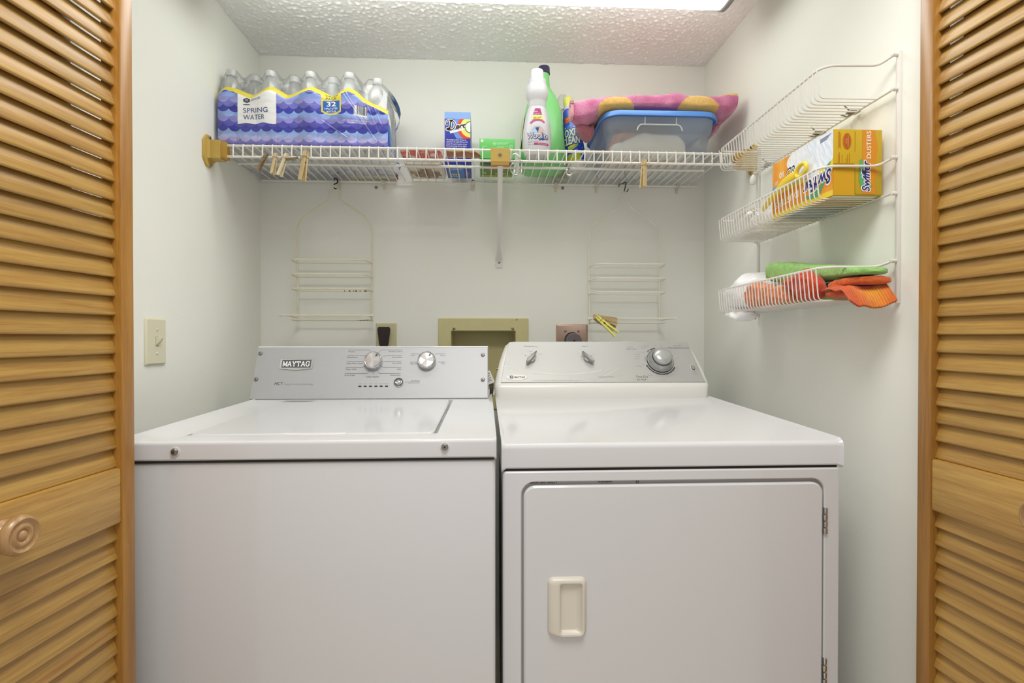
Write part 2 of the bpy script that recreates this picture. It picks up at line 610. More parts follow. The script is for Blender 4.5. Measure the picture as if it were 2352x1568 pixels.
# ---------------------------------------------------------------- louvred bifold doors
LEAF_W, LEAF_T, STILE, REAR_W = 0.385, 0.034, 0.028, 0.325
def leaf(door, P, ang, behind, knob=False, LEAF_W=LEAF_W, meshes={}):
    """One louvred leaf: local x runs along its width from its far edge, 'behind' is +1/-1 for local y."""
    def put(name, me, loc=(0, 0, 0), parent=None):
        o = bpy.data.objects.new(name, me); COL.objects.link(o)
        o.parent = door
        o.rotation_euler = (0, 0, ang)
        c, s = math.cos(ang), math.sin(ang)
        l = Vector((P[0] + loc[0] * c - loc[1] * s, P[1] + loc[0] * s + loc[1] * c, loc[2])) - ORG[door]
        o.location = l
        ORG[o] = Vector((0, 0, 0))
        return o
    def mesh(key, mb, sharp=40):
        k = (key, behind, LEAF_W)
        if k not in meshes:
            o = build(key, mb, None, sharp=sharp)
            meshes[k] = o.data
            bpy.data.objects.remove(o)
        return meshes[k]
    b = behind
    y0, y1 = (0, LEAF_T * b) if b > 0 else (LEAF_T * b, 0)
    st = mesh('stile', MB().box((0, y0, 0.012), (STILE, y1, 2.025), M_wood_v, .0025, 2))
    put('stile', st); put('stile', st, (LEAF_W - STILE, 0, 0))
    for z0, z1 in ((.012, .125), (.822, .913), (1.945, 2.025)):
        key = 'rail'
        k2 = ('rail%g' % z0, b, LEAF_W)
        if k2 not in meshes:
            o = build('rail', MB().box((STILE, y0 + .002 * 1, z0), (LEAF_W - STILE, y1 - .002, z1), M_wood_h, .003, 2))
            meshes[k2] = o.data; bpy.data.objects.remove(o)
        put('rail', meshes[k2])
    # slat: low front edge, rising towards the back
    sec = []
    w, th, a = 0.0318, 0.0060, math.radians(70)
    for t, s in ((0, -th / 2), (-.0018, -th / 4), (-.0024, 0), (-.0018, th / 4), (0, th / 2), (w, th / 2), (w, -th / 2)):
        yy = 0.0125 + t * math.cos(a) - s * math.sin(a)
        zz = t * math.sin(a) + s * math.cos(a)
        sec.append((yy * b, zz))
    sl = mesh('louver_slat', MB().loft([[(STILE - .004, p[0], p[1]) for p in sec], [(LEAF_W - STILE + .004, p[0], p[1]) for p in sec]], M_wood_h), 60)
    pitch = 0.03150
    z = .822 - .0285
    while z > .13:
        put('louver_slat', sl, (0, 0, z)); z -= pitch
    z = .9152
    while z < 1.935:
        put('louver_slat', sl, (0, 0, z)); z += pitch
    if knob:
        M_knob = wood_mat('turned_knob_wood', 2, '#b28c5c', '#977144', 0.3)
        prof = [(.0, -.001), (.021, -.001), (.022, .003), (.0165, .007), (.0125, .012), (.013, .016), (.024, .018), (.0282, .021),
                (.0285, .026), (.0262, .030), (.0235, .0318), (.0215, .0305), (.0185, .0285), (.0165, .0292), (.0145, .031), (.012, .0315), (.0098, .0300), (.0082, .0282), (.0072, .0285), (.006, .0305), (.003, .0322), (0.0003, .0325)]
        mb = MB().lathe([(r * .9, t) for r, t in prof], M_knob, n=40, ax=(0, -b, 0))
        o = build('knob', mb, None, sharp=60); me = o.data; bpy.data.objects.remove(o)
        put('knob', me, (0.2285 if b < 0 else 0.2300, 0, .8755))

def louvre_door(name, P, ang, behind, label, P2, ang2):
    d = bpy.data.objects.new(name, None); COL.objects.link(d)
    d.location = (P[0], P[1], 0); ORG[d] = Vector((P[0], P[1], 0))
    d['kind'] = 'structure'; d['label'] = label
    leaf(d, P, ang, behind, True)
    leaf(d, P2, ang2, -behind, False, REAR_W)
    return d
def ang_of(a, b): return math.atan2(b[1] - a[1], b[0] - a[0])
# left: front leaf from its far edge towards the viewer, rear leaf folded behind it
A0 = (-.5985, .945); dA = math.atan2(-.202, -.0205)
A1 = (A0[0] + LEAF_W * math.cos(dA), A0[1] + LEAF_W * math.sin(dA))
h = (A1[0] - LEAF_T * 2.15, A1[1] + .006); a2 = ang_of(h, (-.655 - .035, .935))
f2 = (h[0] + REAR_W * math.cos(a2), h[1] + REAR_W * math.sin(a2))
louvre_door('door_1', A0, dA, -1, 'folded louvred pine bifold door with round wooden knob in front of the washer', f2, ang_of(f2, h))
B0 = (.7885, .940); dB = math.atan2(-.163, .007)
B1 = (B0[0] + LEAF_W * math.cos(dB), B0[1] + LEAF_W * math.sin(dB))
h = (B1[0] + LEAF_T * 2.15, B1[1] + .006); a2 = ang_of(h, (.845, .95))
f2 = (h[0] + REAR_W * math.cos(a2), h[1] + REAR_W * math.sin(a2))
louvre_door('door_2', B0, dB, 1, 'folded louvred pine bifold door beside the wire basket rack', f2, ang_of(f2, h))

# ---------------------------------------------------------------- ceiling light
cl = thing('ceiling_light', 'glowing white fluorescent strip light mounted under the textured ceiling', 'light', (0, 1.463, ZC))
M_tube = mat('lit_diffuser', '#ffffff', 0.4)
nt = M_tube.node_tree; pb = nt.nodes['Principled BSDF']
pb.inputs['Emission Color'].default_value = TUBE_COLOR; pb.inputs['Emission Strength'].default_value = TUBE_STRENGTH
LY, LHW = 1.463, .108
def light_sec(x, g=0.0):
    out = []
    for i in range(19):
        a = PI * i / 18
        out.append((x, LY + (LHW + g) * math.copysign(abs(math.cos(a)) ** .5, math.cos(a)), ZC - .008 - (.068 + g) * abs(math.sin(a)) ** .6))
    return out
build('diffuser', MB().loft([light_sec(-.66), light_sec(.685)], M_tube), cl)
M_cap = mat('grey_end_cap', '#8e8e8c', 0.4)
for x0, x1 in ((-.676, -.659), (.684, .701)):
    build('end_cap', MB().loft([light_sec(x0, .001), light_sec(x0 + .003, .004), light_sec(x1 - .003, .004), light_sec(x1, .001)], M_cap), cl)
build('mounting_plate', MB().box((-.665, LY - .10, ZC - .012), (.69, LY + .10, ZC - .001), M_enamel, .002), cl)

# ================================================================ WASHER
W = thing('washing_machine', 'white top-load washing machine with brushed metal control panel, left of the dryer', 'washing machine', (-.33, 1.36, 0))
wx0, wx1 = -.675, .0205
build('cabinet', MB().box((wx0 + .002, 1.006, .035), (wx1 - .002, 1.69, .9005), M_enamel, .007, 3), W)
for x in (-.62, -.03):
    for y in (1.06, 1.63):
        build('foot', MB().lathe([(.022, 0), (.022, .012), (.012, .016), (.012, .04)], M_dark, 12, (x, y, 0)), W)
def deck_seg(mb, x0, x1, prof, m, e0=0.0, e1=0.0):
    yc = sum(p[0] for p in prof) / len(prof); zc = sum(p[1] for p in prof) / len(prof)
    sm = offset_poly(prof, -max(e0, e1) * .6) if (e0 or e1) else prof
    rings = []
    if e0:
        rings.append([(x0, p[0], p[1]) for p in sm]); rings.append([(x0 + e0, p[0], p[1]) for p in prof])
    else:
        rings.append([(x0, p[0], p[1]) for p in prof])
    if e1:
        rings.append([(x1 - e1, p[0], p[1]) for p in prof]); rings.append([(x1, p[0], p[1]) for p in sm])
    else:
        rings.append([(x1, p[0], p[1]) for p in prof])
    return mb.loft(rings, m)
def round_front(yf, yb, zb, zf, zt, r, n=5):
    """Y-Z outline: front bottom, rounded front top, back top, back bottom (counter-clockwise seen from +x)."""
    sl = (zt - zf) / (yb - yf)
    out = [(yb, zb), (yf + .003, zb), (yf, zb + .003)]
    for i in range(n + 1):
        a = PI - (PI / 2) * i / n
        out.append((yf + r + r * math.cos(a), zf - r + r * math.sin(a)))
    out.append((yb, zt))
    return out
lx0, lx1, ly0, ly1 = -.577, -.0945, 1.06, 1.572
def dz(y): return .939 + (y - 1.0) * .0107
mb = MB()
full = round_front(1.0, 1.695, .904, .939, dz(1.695), .007)
deck_seg(mb, wx0, lx0, full, M_enamel, .004, 0)
deck_seg(mb, lx1, wx1, full, M_enamel, 0, .006)
front = round_front(1.0, ly0, .904, .939, dz(ly0), .007)
deck_seg(mb, lx0, lx1, front, M_enamel)
mb.box((lx0, ly0, .904), (lx1, ly1, .922), M_enamel)
mb.box((lx0, ly1, .904), (lx1, 1.695, dz(1.63)), M_enamel)
deck = build('top_deck', mb, W)
build('deck_seam', MB().box((wx0 + .004, 1.004, .8995), (wx1 - .004, 1.68, .9045), M_dark), W)
# lid with its scooped front grip
mb = MB()
lz0, lz1 = dz(ly0) + .0012, dz(ly1) + .0012
lo = rrect(lx0 + .0015, ly0 + .002, lx1 - .0085, ly1 - .002, .018, 6)
def lz(y): return dz(y) + .0016
mb.loft([[(p[0], p[1], .923) for p in lo], [(p[0], p[1], lz(p[1]) - .003) for p in lo],
         [(p[0], p[1], lz(p[1])) for p in offset_poly(lo, -.003)]], M_enamel)
lid = build('lid', mb, W)
pl = []
for i in range(25):
    t = -1 + 2 * i / 24
    pl.append((t * .062, -(1 - t * t) ** 1.6 * .015))
mb = MB()
cx = -.335
vs = []; fs = []
for i, (a, b) in enumerate(pl):
    vs += [(cx + a, ly0 + .004, lz(ly0 + .004) + .0008), (cx + a, ly0 + .002 + b, dz(ly0 + b) + .0003), (cx + a, ly0 + .003, .924)]
for i in range(24):
    fs += [(3 * i, 3 * i + 1, 3 * i + 4, 3 * i + 3), (3 * i + 1, 3 * i + 2, 3 * i + 5, 3 * i + 4)]
M_enamel_soft = mat('white_enamel_grip', '#dcdada', 0.3)
mb.add(vs, fs, M_enamel_soft)
build('lid_grip', mb, W)
mb = MB()
fr = frame((-.575, 1.535, lz(1.54) + .0003), (1, 0, 0), (0, 1, .0107))
mb.flat([(.0, .0), (.081, .0), (.089, .028), (.008, .028)], fr, mat('grey_label_foil', '#a9a9a2', .4), 0)
for k in range(3):
    mb.stroke([(.012 + k * .002, .007 + k * .007), (.074 + k * .002, .007 + k * .007)], .0016, fr, M_ltgrey_ink, .0002)
flatbuild('warning_label', mb, W)
for x, z in ((-.563, .9215), (-.0755, .9255)):
    b = MB().lathe([(.0, 0), (.0088, 0), (.0088, .0012), (.0074, .0016)], mat('white_washer_ring', '#dcdad6', .4), 20, (x, 1.0, z), (0, -1, 0))
    screw(b, (x, .9985, z), (0, -1, 0), .0066, M_steel, M_dark)
    build('front_bolt', b, W)
# console
cp = [(1.60, .944), (1.67, 1.0985), (1.676, 1.1005), (1.70, 1.095), (1.72, 1.05), (1.72, .944)]
build('console', deck_seg(MB(), -.69, .0075, cp, M_enamel, .002, .002), W)
PF = frame((-.69, 1.5985, .9455), (1, 0, 0), (0, .07, .153))
M_brushed = mat('brushed_aluminium', '#adaeb0', 0.48, metal=0.35, bump=0.05, bscale=60, stretch=(1, 60, 60), var=0.015, vscale=14)
panel = build('control_panel', MB().prism([(.0005, .0015), (.697, .0015), (.697, .166), (.0005, .166)], PF, -.001, .0012, M_brushed, .0008), W)
build('console_top_strip', MB().prism([(-.001, .166), (.698, .166), (.698, .1705), (-.001, .1705)], PF, -.004, .0012, M_enamel, .0008), W)
for u, v in ((.0092, .1462), (.0105, .0634), (.6819, .1407), (.682, .0592)):
    build('panel_screw', screw(MB(), PF(u, v, .0012), PF(0, 0, 1) - PF(0, 0, 0), .0062, M_steel, M_dark), W)
# badge
mb = MB()
bx, by = .1216, .1107
mb.prism([(bx - .0475, by + .0165), (bx - .0475, by - .0135), (bx, by - .0185), (bx + .0475, by - .0135), (bx + .0475, by + .0165)][::-1], PF, .001, .0034, M_chrome, .001)
mb.prism([(bx - .043, by + .0135), (bx - .043, by - .0115), (bx + .043, by - .0115), (bx + .043, by + .0135)][::-1], PF, .0034, .0036, M_grey_ink)
def slab_letters(mb, word, fr, x, y, h, w, m, n):
    """Slab serif capitals drawn as strokes in a unit cell."""
    L = {'M': [[(0.08, 0), (0.08, 1)], [(0.06, 1), (.5, .12)], [(.5, .12), (.94, 1)], [(.92, 0), (.92, 1)]],
         'A': [[(.1, 0), (.5, 1)], [(.5, 1), (.9, 0)], [(.26, .34), (.74, .34)]],
         'Y': [[(.08, 1), (.5, .45)], [(.92, 1), (.5, .45)], [(.5, .5), (.5, 0)]],
         'T': [[(.5, 0), (.5, 1)], [(.06, .93), (.94, .93)], [(.1, .95), (.1, .68)], [(.9, .95), (.9, .68)]],
         'G': [[(.86, .74), (.74, .92), (.5, .99), (.26, .9), (.11, .66), (.11, .34), (.26, .1), (.5, .01), (.74, .07), (.84, .18), (.84, .46)], [(.88, 1), (.88, .68)]]}
    S = {'M': [(-.02, 0, .3), (.72, 0, .3), (-.04, 1, .26), (.76, 1, .26)], 'A': [(-.04, 0, .34), (.7, 0, .34)],
         'Y': [(-.04, 1, .34), (.7, 1, .34), (.32, 0, .36)], 'T': [(.3, 0, .4)], 'G': [(.58, .46, .4)]}
    k = len(word); cw = w / k
    for i, c in enumerate(word):
        x0 = x - w / 2 + i * cw
        f = lambda a, b: (x0 + cw * .04 + a * cw * .92, y - h / 2 + b * h)
        for s in L[c]:
            mb.stroke([f(*p) for p in s], cw * .2, fr, m, n)
        for a, b, l in S[c]:
            b2 = .05 if b == 0 else (.95 if b == 1 else b)
            mb.stroke([f(a, b2), f(a + l, b2)], h * .11, fr, m, n + .00002)
slab_letters(mb, 'MAYTAG', PF, bx, by + .001, .0165, .08, M_white_ink, .0039)
build('badge', mb, W, smooth=False)
# printed legends
mb = MB()
NP = .0015
mb.text('MCT', PF, .0655, .0497, M_black, h=.0088, w=.025, align='l', shear=.22, n=NP)
mb.text('Maytag Commercial Technology', PF, .093, .0478, M_ltgrey_ink, h=.0058, w=.087, align='l', shear=.2, n=NP)
lw = .0009
def leg(pts, txt, x, al):
    mb.stroke(pts, lw, PF, M_grey_ink, NP)
    mb.text(txt, PF, x, pts[0][1] - .0052, M_grey_ink, h=.0045, align=al, n=NP)
K1 = (.3512, .1183)
for (x, y, ex, ey, t) in ((.2714, .1575, .341, .147, 'Normal'), (.2705, .1387, .326, .131, 'Bulky/Sheets'), (.2700, .1187, .322, .1187, 'Deep Water Wash'),
                          (.2690, .0997, .326, .104, 'Power Wash'), (.2680, .0806, .339, .0895, 'Drain & Spin')):
    kx = .3345 if abs(ey - y) > .006 else ex - .008
    leg([(x, y), (kx if ey != y else ex - .001, y), (ex, ey)], t, x, 'l')
for (x, y, ex, ey, t) in ((.4347, .1575, .362, .147, 'Wrinkle Control'), (.4347, .1385, .378, .134, 'Hand Wash'), (.4347, .1190, .381, .119, 'Cold Wash'),
                          (.4347, .0997, .375, .104, 'Soak'), (.4340, .0806, .364, .0895, 'Rinse & Spin')):
    kx = .3695 if abs(ey - y) > .006 else ex + .006
    leg([(x, y), (kx if ey != y else ex + .001, y), (ex, ey)], t, x, 'r')
mb.stroke([(.3525, .0855), (.3525, .0795)], .001, PF, M_grey_ink, NP)
mb.text('Clean Washer', PF, .3522, .0702, M_grey_ink, h=.0048, n=NP)
for (x, y, ex, ey, t, al) in ((.4612, .1445, .488, .1405, 'Cold', 'l'), (.4605, .1172, .4815, .1172, 'Tap Cold', 'l'), (.5665, .1445, .536, .1405, 'Warm', 'r'), (.5660, .1172, .5455, .1172, 'Hot', 'r')):
    kx = ex + (-.003 if al == 'l' else .003)
    leg([(x, y), (kx, y), (ex, ey)], t, x, al)
mb.text('Temp', PF, .5135, .1535, M_ltgrey_ink, h=.0036, n=NP)
mb.stroke([(.448, .0525), (.4925, .0525)], .0008, PF, M_grey_ink, NP)
mb.text('Start/Pause', PF, .4925, .0568, M_grey_ink, h=.0042, align='r', n=NP)
mb.text('hold 3 sec. to cancel', PF, .4925, .0488, M_ltgrey_ink, h=.0030, align='r', n=NP)
for k, t in enumerate(('sensing', 'wash', 'rinse', 'spin', 'done', 'lid lock')):
    mb.text(t, PF, .3165 + k * .0157, .0485, M_ltgrey_ink, h=.0032, n=NP)
flatbuild('panel_lettering', mb, W)
for k in range(6):
    m2 = MB().prism(rrect(.3117 + k * .0157, .0378, .3213 + k * .0157, .0419, .0019, 3), PF, .001, .0017, M_black)
    build('indicator_light', m2, W)
PN = PF(0, 0, 1) - PF(0, 0, 0)
M_spun = mat('spun_steel_face', '#b4b0ac', 0.5, metal=0.5)
def washer_knob(u, v):
    o = PF(u, v, .001)
    k = MB().lathe([(0, 0), (.0285, 0), (.0285, .004), (.027, .016), (.0262, .0185), (.0245, .0195), (.0225, .0185), (.0215, .017)], M_chrome, 40, o, PN)
    k = build('knob', k, W, sharp=50)
    # spun face: narrow radial facets
    mb = MB(); n = 48
    c = PF(u, v, .0182); e = []
    for i in range(n):
        a = 2 * PI * i / n
        e.append(PF(u + .0215 * math.cos(a), v + .0215 * math.sin(a), .0178 + .0007 * math.sin(3 * a + 1.1)))
    mb.add([c] + e, [(0, 1 + i, 1 + (i + 1) % n) for i in range(n)], M_spun)
    build('knob_face', mb, k, sharp=180)
    q = MB()
    d = math.radians(58)
    cu, su = math.cos(d), math.sin(d)
    P = lambda r, t: (u + r * cu - t * su, v + r * su + t * cu)
    q.flat([P(.0125, 0), P(.017, -.0026), P(.0215, -.002), P(.0215, .002), P(.017, .0026)], PF, M_grey_ink, .0193)
    flatbuild('knob_pointer', q, k)
washer_knob(*K1)
washer_knob(.5116, .1185)
b = MB().lathe([(0, 0), (.0145, 0), (.0145, .003), (.0132, .0045), (.0118, .003), (.0095, .002)], M_chrome, 32, PF(.4302, .0516, .001), PN)
sb = build('start_button', b, W)
build('button_ring', MB().lathe([(.0128, .003), (.0115, .0048), (.0092, .0038)], M_grey_ink, 32, PF(.4302, .0516, .001), PN, cap=False), sb)
build('button_cap', MB().lathe([(.0085, .0015), (.0085, .005), (.0065, .0068), (.004, .0055), (.0005, .0062)], M_chrome, 28, PF(.4302, .0516, .001), PN), sb)

# ================================================================ DRYER
D = thing('dryer', 'white front-load clothes dryer with square door, right of the washer', 'dryer', (.375, 1.37, 0))
dx0, dx1 = .031, .719
build('cabinet', MB().box((dx0 + .003, 1.054, .035), (dx1 - .003, 1.70, .8655), M_enamel, .004, 2), D)
for x in (.09, .66):
    for y in (1.10, 1.63):
        build('foot', MB().lathe([(.022, 0), (.022, .012), (.012, .016), (.012, .04)], M_dark, 12, (x, y, 0)), D)
FF = frame((0, 1.054, 0), (1, 0, 0), (0, 0, 1))     # n points to the viewer
rx0, rx1, rz0, rz1, rr = .0705, .6835, .17, .8445, .026
inner = rrect(rx0, rz0, rx1, rz1, rr, 6)
outer = rrect(dx0 + .003, .036, dx1 - .003, .8655, .006, 6)
mb = MB()
k = len(inner)
oin = offset_poly(outer, -.003)
rings = [[FF(*p, 0) for p in outer], [FF(*p, .005) for p in outer], [FF(*p, .008) for p in oin], [FF(*p, .008) for p in offset_poly(inner, .002)], [FF(*p, .006) for p in inner], [FF(*p, .0005) for p in inner]]
mb.loft(rings, M_enamel, cap=False)
build('front_panel', mb, D)
M_groove = mat('door_recess_grey', '#a5a29f', 0.35)
build('door_recess', MB().prism(offset_poly(inner, .001), FF, -.001, .0006, M_groove), D)
mb = MB()
mb.text('IMPORTANT SAFETY', FF, .087, .8418, M_black, h=.0044, align='l', n=.0009, bold=.02)
mb.text('WARNING', FF, .237, .8425, M_black, h=.0044, n=.0009, bold=.02)
mb.text('FIRE HAZARD', FF, .237, .8392, M_ltgrey_ink, h=.0024, n=.0009)
mb.text('(!)', FF, .303, .8418, M_black, h=.0055, n=.0009, bold=.03)
flatbuild('recess_lettering', mb, D)
door_out = rrect(.0748, .176, .6795, .8372, .023, 6)
dr = build('door', MB().prism(door_out, FF, .001, .0115, M_enamel, .0035), D)
# handle: cup pull with a tapered side
hx0, hx1, hz0, hz1 = .1215, .1985, .5435, .6585
oo = rrect(hx0, hz0, hx1, hz1, .012, 6)
M_cream = mat('cream_handle_plastic', '#dcd6c8', 0.3)
ox0, ox1, oz0, oz1 = .1465, .1885, .549, .6475
io = rrect(ox0, oz0, ox1, oz1, .005, 6)
mb = MB()
rings = [[FF(*p, .0115) for p in oo], [FF(*p, .015) for p in offset_poly(oo, -.001)], [FF(*p, .019) for p in offset_poly(oo, -.004)],
         [FF(p[0], p[1], .021 + max(0, (.15 - p[0])) * .15) for p in offset_poly(io, .004)], [FF(*p, .0205) for p in offset_poly(io, .0008)], [FF(*p, .017) for p in io],
         [FF(.165 + (p[0] - .165) * .75 - .004, .6 + (p[1] - .6) * .9, .0125) for p in io]]
mb.loft(rings, M_cream, cap=False)
back = rings[-1]
mb.add(back, [tuple(range(len(back)))], M_cream)
build('door_handle', mb, dr, sharp=55)
for z0, z1 in ((.732, .786), (.424, .481)):
    mb = MB()
    kk = 4
    st = (z1 - z0) / kk
    for i in range(kk):
        mb.box((.681 + (.0008 if i % 2 else 0), 1.0415, z0 + i * st + .0006), (.6885, 1.0485, z0 + (i + 1) * st - .0006), M_chrome, .0015)
    build('hinge', mb, D)
# top
full = round_front(1.045, 1.70, .871, .920, .9335, .011, 6)
mb = deck_seg(MB(), dx0, dx1, full, M_enamel, .010, .010)
build('top_panel', mb, D)
build('top_seam', MB().box((dx0 + .006, 1.052, .8645), (dx1 - .006, 1.68, .8715), M_dark), D)
# console: moulded, ends drawn in towards the top
prof = [(1.682, .931, .0305, .7165), (1.680, .950, .0300, .7180), (1.682, .966, .0295, .7200), (1.684, .975, .0295, .7215), (1.690, .981, .030, .7215),
        (1.710, 1.012, .0365, .7165), (1.732, 1.046, .0450, .7080), (1.752, 1.077, .0560, .6975), (1.767, 1.100, .0660, .6870), (1.774, 1.109, .0710, .6815), (1.780, 1.1125, .0740, .6785),
        (1.792, 1.1135, .0750, .6770), (1.805, 1.110, .0740, .678), (1.812, 1.098, .070, .682), (1.815, 1.05, .05, .70), (1.815, .931, .0305, .7165)]
ends = ((0, .016), (.0025, .009), (.007, .0035), (.013, .0008), (.02, 0))
rows = []
for (y, z, a, b) in prof:
    row = []
    fy = 1 if y < 1.79 else -1
    top = 1.112 - z
    for e, d in ends:
        row.append((a + e, y + d * (1 if y < 1.79 else 0), z - (d * .5 if z > 1.1 else 0)))
    for e, d in reversed(ends):
        row.append((b - e, y + d * (1 if y < 1.79 else 0), z - (d * .5 if z > 1.1 else 0)))
    rows.append(row)
mb = MB(); n = len(rows[0]); vs = [p for r in rows for p in r]; fs = []
for i in range(len(rows) - 1):
    for j in range(n - 1):
        fs.append((i * n + j, i * n + j + 1, (i + 1) * n + j + 1, (i + 1) * n + j))
R = len(rows)
fs.append(tuple(i * n for i in range(R))); fs.append(tuple(i * n + n - 1 for i in range(R - 1, -1, -1)))
mb.add(vs, fs, M_enamel2)
build('console', mb, D, sharp=50)
DF = frame((.03, 1.6885, .982), (1, 0, 0), (0, .082, .126))
M_silver = mat('silver_panel', '#bcbcb9', 0.38, metal=0.35)
pan = [(.0185, .0040), (.6785, .0025), (.676, .010), (.649, .1535), (.644, .1565), (.052, .1555), (.047, .152), (.0195, .011)]
build('control_panel', MB().prism(pan, DF, -.0015, .0012, M_silver, .0007), D)
mb = MB(); NP = .0016
M_swoosh = mat('pale_swoosh', '#d9d9d6', .35)
def curve2(p, n=24):
    P = smooth_path([(a, b, 0) for a, b in p], 10)
    return [(q.x, q.y) for q in P]
s1 = curve2([(.0285, .064), (.085, .047), (.15, .036), (.22, .0315), (.29, .036), (.345, .045)])
mb.stroke(s1, [.0075 * (1 - .75 * i / len(s1)) for i in range(len(s1))], DF, M_swoosh, NP - .0002)
s2 = curve2([(.29, .012), (.33, .028), (.37, .052), (.41, .078)])
mb.stroke(s2, [.0022 for i in s2], DF, mat('faint_swoosh', '#c6c6c3', .35), NP - .0002)
s3 = curve2([(.31, .008), (.36, .03), (.41, .056)])
mb.stroke(s3, [.0045 * math.sin(PI * i / len(s3)) + .0004 for i in range(len(s3))], DF, MATS['faint_swoosh'], NP - .0002)
mb.text('Temperature', DF, .1181, .1385, M_ltgrey_ink, h=.0050, w=.044, n=NP)
mb.text('Signal', DF, .2997, .1385, M_ltgrey_ink, h=.0052, w=.020, n=NP)
mb.text('Regular', DF, .1185, .1195, M_ltgrey_ink, h=.0026, n=NP)
mb.text('Low', DF, .0885, .1085, M_ltgrey_ink, h=.0028, n=NP)
mb.text('Delicate', DF, .1500, .1085, M_ltgrey_ink, h=.0028, n=NP)
mb.text('Off', DF, .2745, .1085, M_ltgrey_ink, h=.0028, n=NP)
mb.text('On', DF, .3275, .1085, M_ltgrey_ink, h=.0028, n=NP)
for a, b in (((.099, .105), (.104, .1005)), ((.1195, .111), (.1195, .1055)), ((.284, .104), (.289, .099)), ((.321, .105), (.316, .100))):
    mb.stroke([a, b], .0013, DF, M_grey_ink, NP)
mb.text('Auto Dry', DF, .6117, .1405, M_ltgrey_ink, h=.0048, n=NP)
mb.text('Wrinkle Control', DF, .6135, .1313, M_grey_ink, h=.0062, w=.070, n=NP)
mb.text('Auto Dry', DF, .4525, .1352, M_ltgrey_ink, h=.004, n=NP)
mb.text('REGULAR', DF, .4535, .1268, M_ltgrey_ink, h=.005, w=.034, n=NP)
mb.text('Time Dry', DF, .4730, .0228, M_grey_ink, h=.0075, w=.041, n=NP)
mb.text('Air Fluff', DF, .4705, .0118, M_grey_ink, h=.0058, w=.030, n=NP)
mb.text('Push to Start', DF, .5395, .0110, M_ltgrey_ink, h=.0030, n=NP)
mb.text('Legacy Series', DF, .3560, .0228, M_ltgrey_ink, h=.0050, w=.050, shear=.45, n=NP)
mb.text('Heavy Duty | SuperSize Capacity | Quiet Series 300 | 10 Cycles', DF, .1970, .0098, M_ltgrey_ink, h=.0030, w=.153, n=NP)
dc = (.5430, .0810); RD = .0445
M_dkarc = mat('dark_scale_print', '#4c4a52', .5)
def arc_print(a0, a1, r0, r1, m, n0=NP):
    n = max(4, int(abs(a1 - a0) / 5)); vs = []; fs = []
    for i in range(n + 1):
        a = math.radians(a0 + (a1 - a0) * i / n)
        vs += [DF(dc[0] + r0 * math.cos(a), dc[1] + r0 * math.sin(a), n0), DF(dc[0] + r1 * math.cos(a), dc[1] + r1 * math.sin(a), n0)]
    fs = [(2 * i, 2 * i + 1, 2 * i + 3, 2 * i + 2) for i in range(n)]
    mb.add(vs, fs, m)
arc_print(197, 331, .0478, .0525, M_dkarc)
for i in range(9):
    a = math.radians(210 + i * 14)
    mb.flat(ellipse(dc[0] + .0525 * math.cos(a), dc[1] + .0525 * math.sin(a), .0015, .0015, 8), DF, M_silver, NP + .0001)
arc_print(100, 124, .0478, .0515, M_dkarc); arc_print(128, 131, .048, .054, M_dkarc); arc_print(134, 136, .048, .054, M_dkarc)
arc_print(20, 38, .0478, .0492, M_dkarc)
arc_print(160, 180, .0478, .051, mat('lavender_scale_print', '#9a9ab2', .5))
for t, a in (('100', 333), ('90', 320), ('80', 306), ('70', 293), ('60', 281), ('50', 269), ('40', 257), ('20', 228), ('10', 214), ('OFF', 192), ('OFF', 148), ('100', 96), ('80', 77), ('60', 58), ('40', 42), ('20', 28), ('OFF', 10)):
    mb.text(t, DF, dc[0] + .0605 * math.cos(math.radians(a)), dc[1] + .0605 * math.sin(math.radians(a)), M_ltgrey_ink, h=.0028, n=NP)
mb.text('Damp Dry', DF, .5015, .0285, M_ltgrey_ink, h=.003, align='c', n=NP)
for t, x, y in (('More Dry', .515, .1415), ('Normal Dry', .507, .136), ('Less Dry', .502, .130), ('Less Dry', .478, .107), ('Normal', .477, .0985), ('More Dry', .474, .0895), ('Cool Down', .478, .0615)):
    mb.text(t, DF, x, y, M_ltgrey_ink, h=.0030, align='r' if x < .49 or y > .12 else 'c', n=NP)
mb.text('On', DF, .6605, .0645, M_ltgrey_ink, h=.003, n=NP); mb.text('Off', DF, .663, .0525, M_ltgrey_ink, h=.003, n=NP)
mb.text('Press for', DF, .651, .0365, M_ltgrey_ink, h=.0024, n=NP); mb.text('Dryer Light', DF, .651, .0325, M_ltgrey_ink, h=.0024, n=NP)
flatbuild('panel_lettering', mb, D)
mb = MB()
mb.prism(ellipse(.0697, .0213, .0345, .0108, 36), DF, .001, .0025, mat('white_badge', '#eceae6', .3), .0008)
mb.flat([(.0475, .0175), (.0475, .0275), (.0585, .0268), (.0585, .0168)][::-1], DF, mat('navy_badge', '#3d4257', .4), .0028)
mb.stroke([(.050, .0242), (.056, .0238)], .0012, DF, M_white_ink, .003); mb.stroke([(.0515, .0242), (.0515, .0195)], .0012, DF, M_white_ink, .003); mb.stroke([(.0545, .0242), (.0545, .0195)], .0012, DF, M_white_ink, .003)
slab_letters(mb, 'MAYTAG', DF, .0785, .0215, .0058, .034, mat('navy_badge', '#3d4257', .4), .0029)
build('badge', mb, D, smooth=False)
DN = DF(0, 0, 1) - DF(0, 0, 0)
M_dial = mat('silver_dial_plastic', '#aaaba9', 0.28, metal=0.45)
M_dial2 = mat('silver_dial_cap', '#bdbebd', 0.25, metal=0.4)
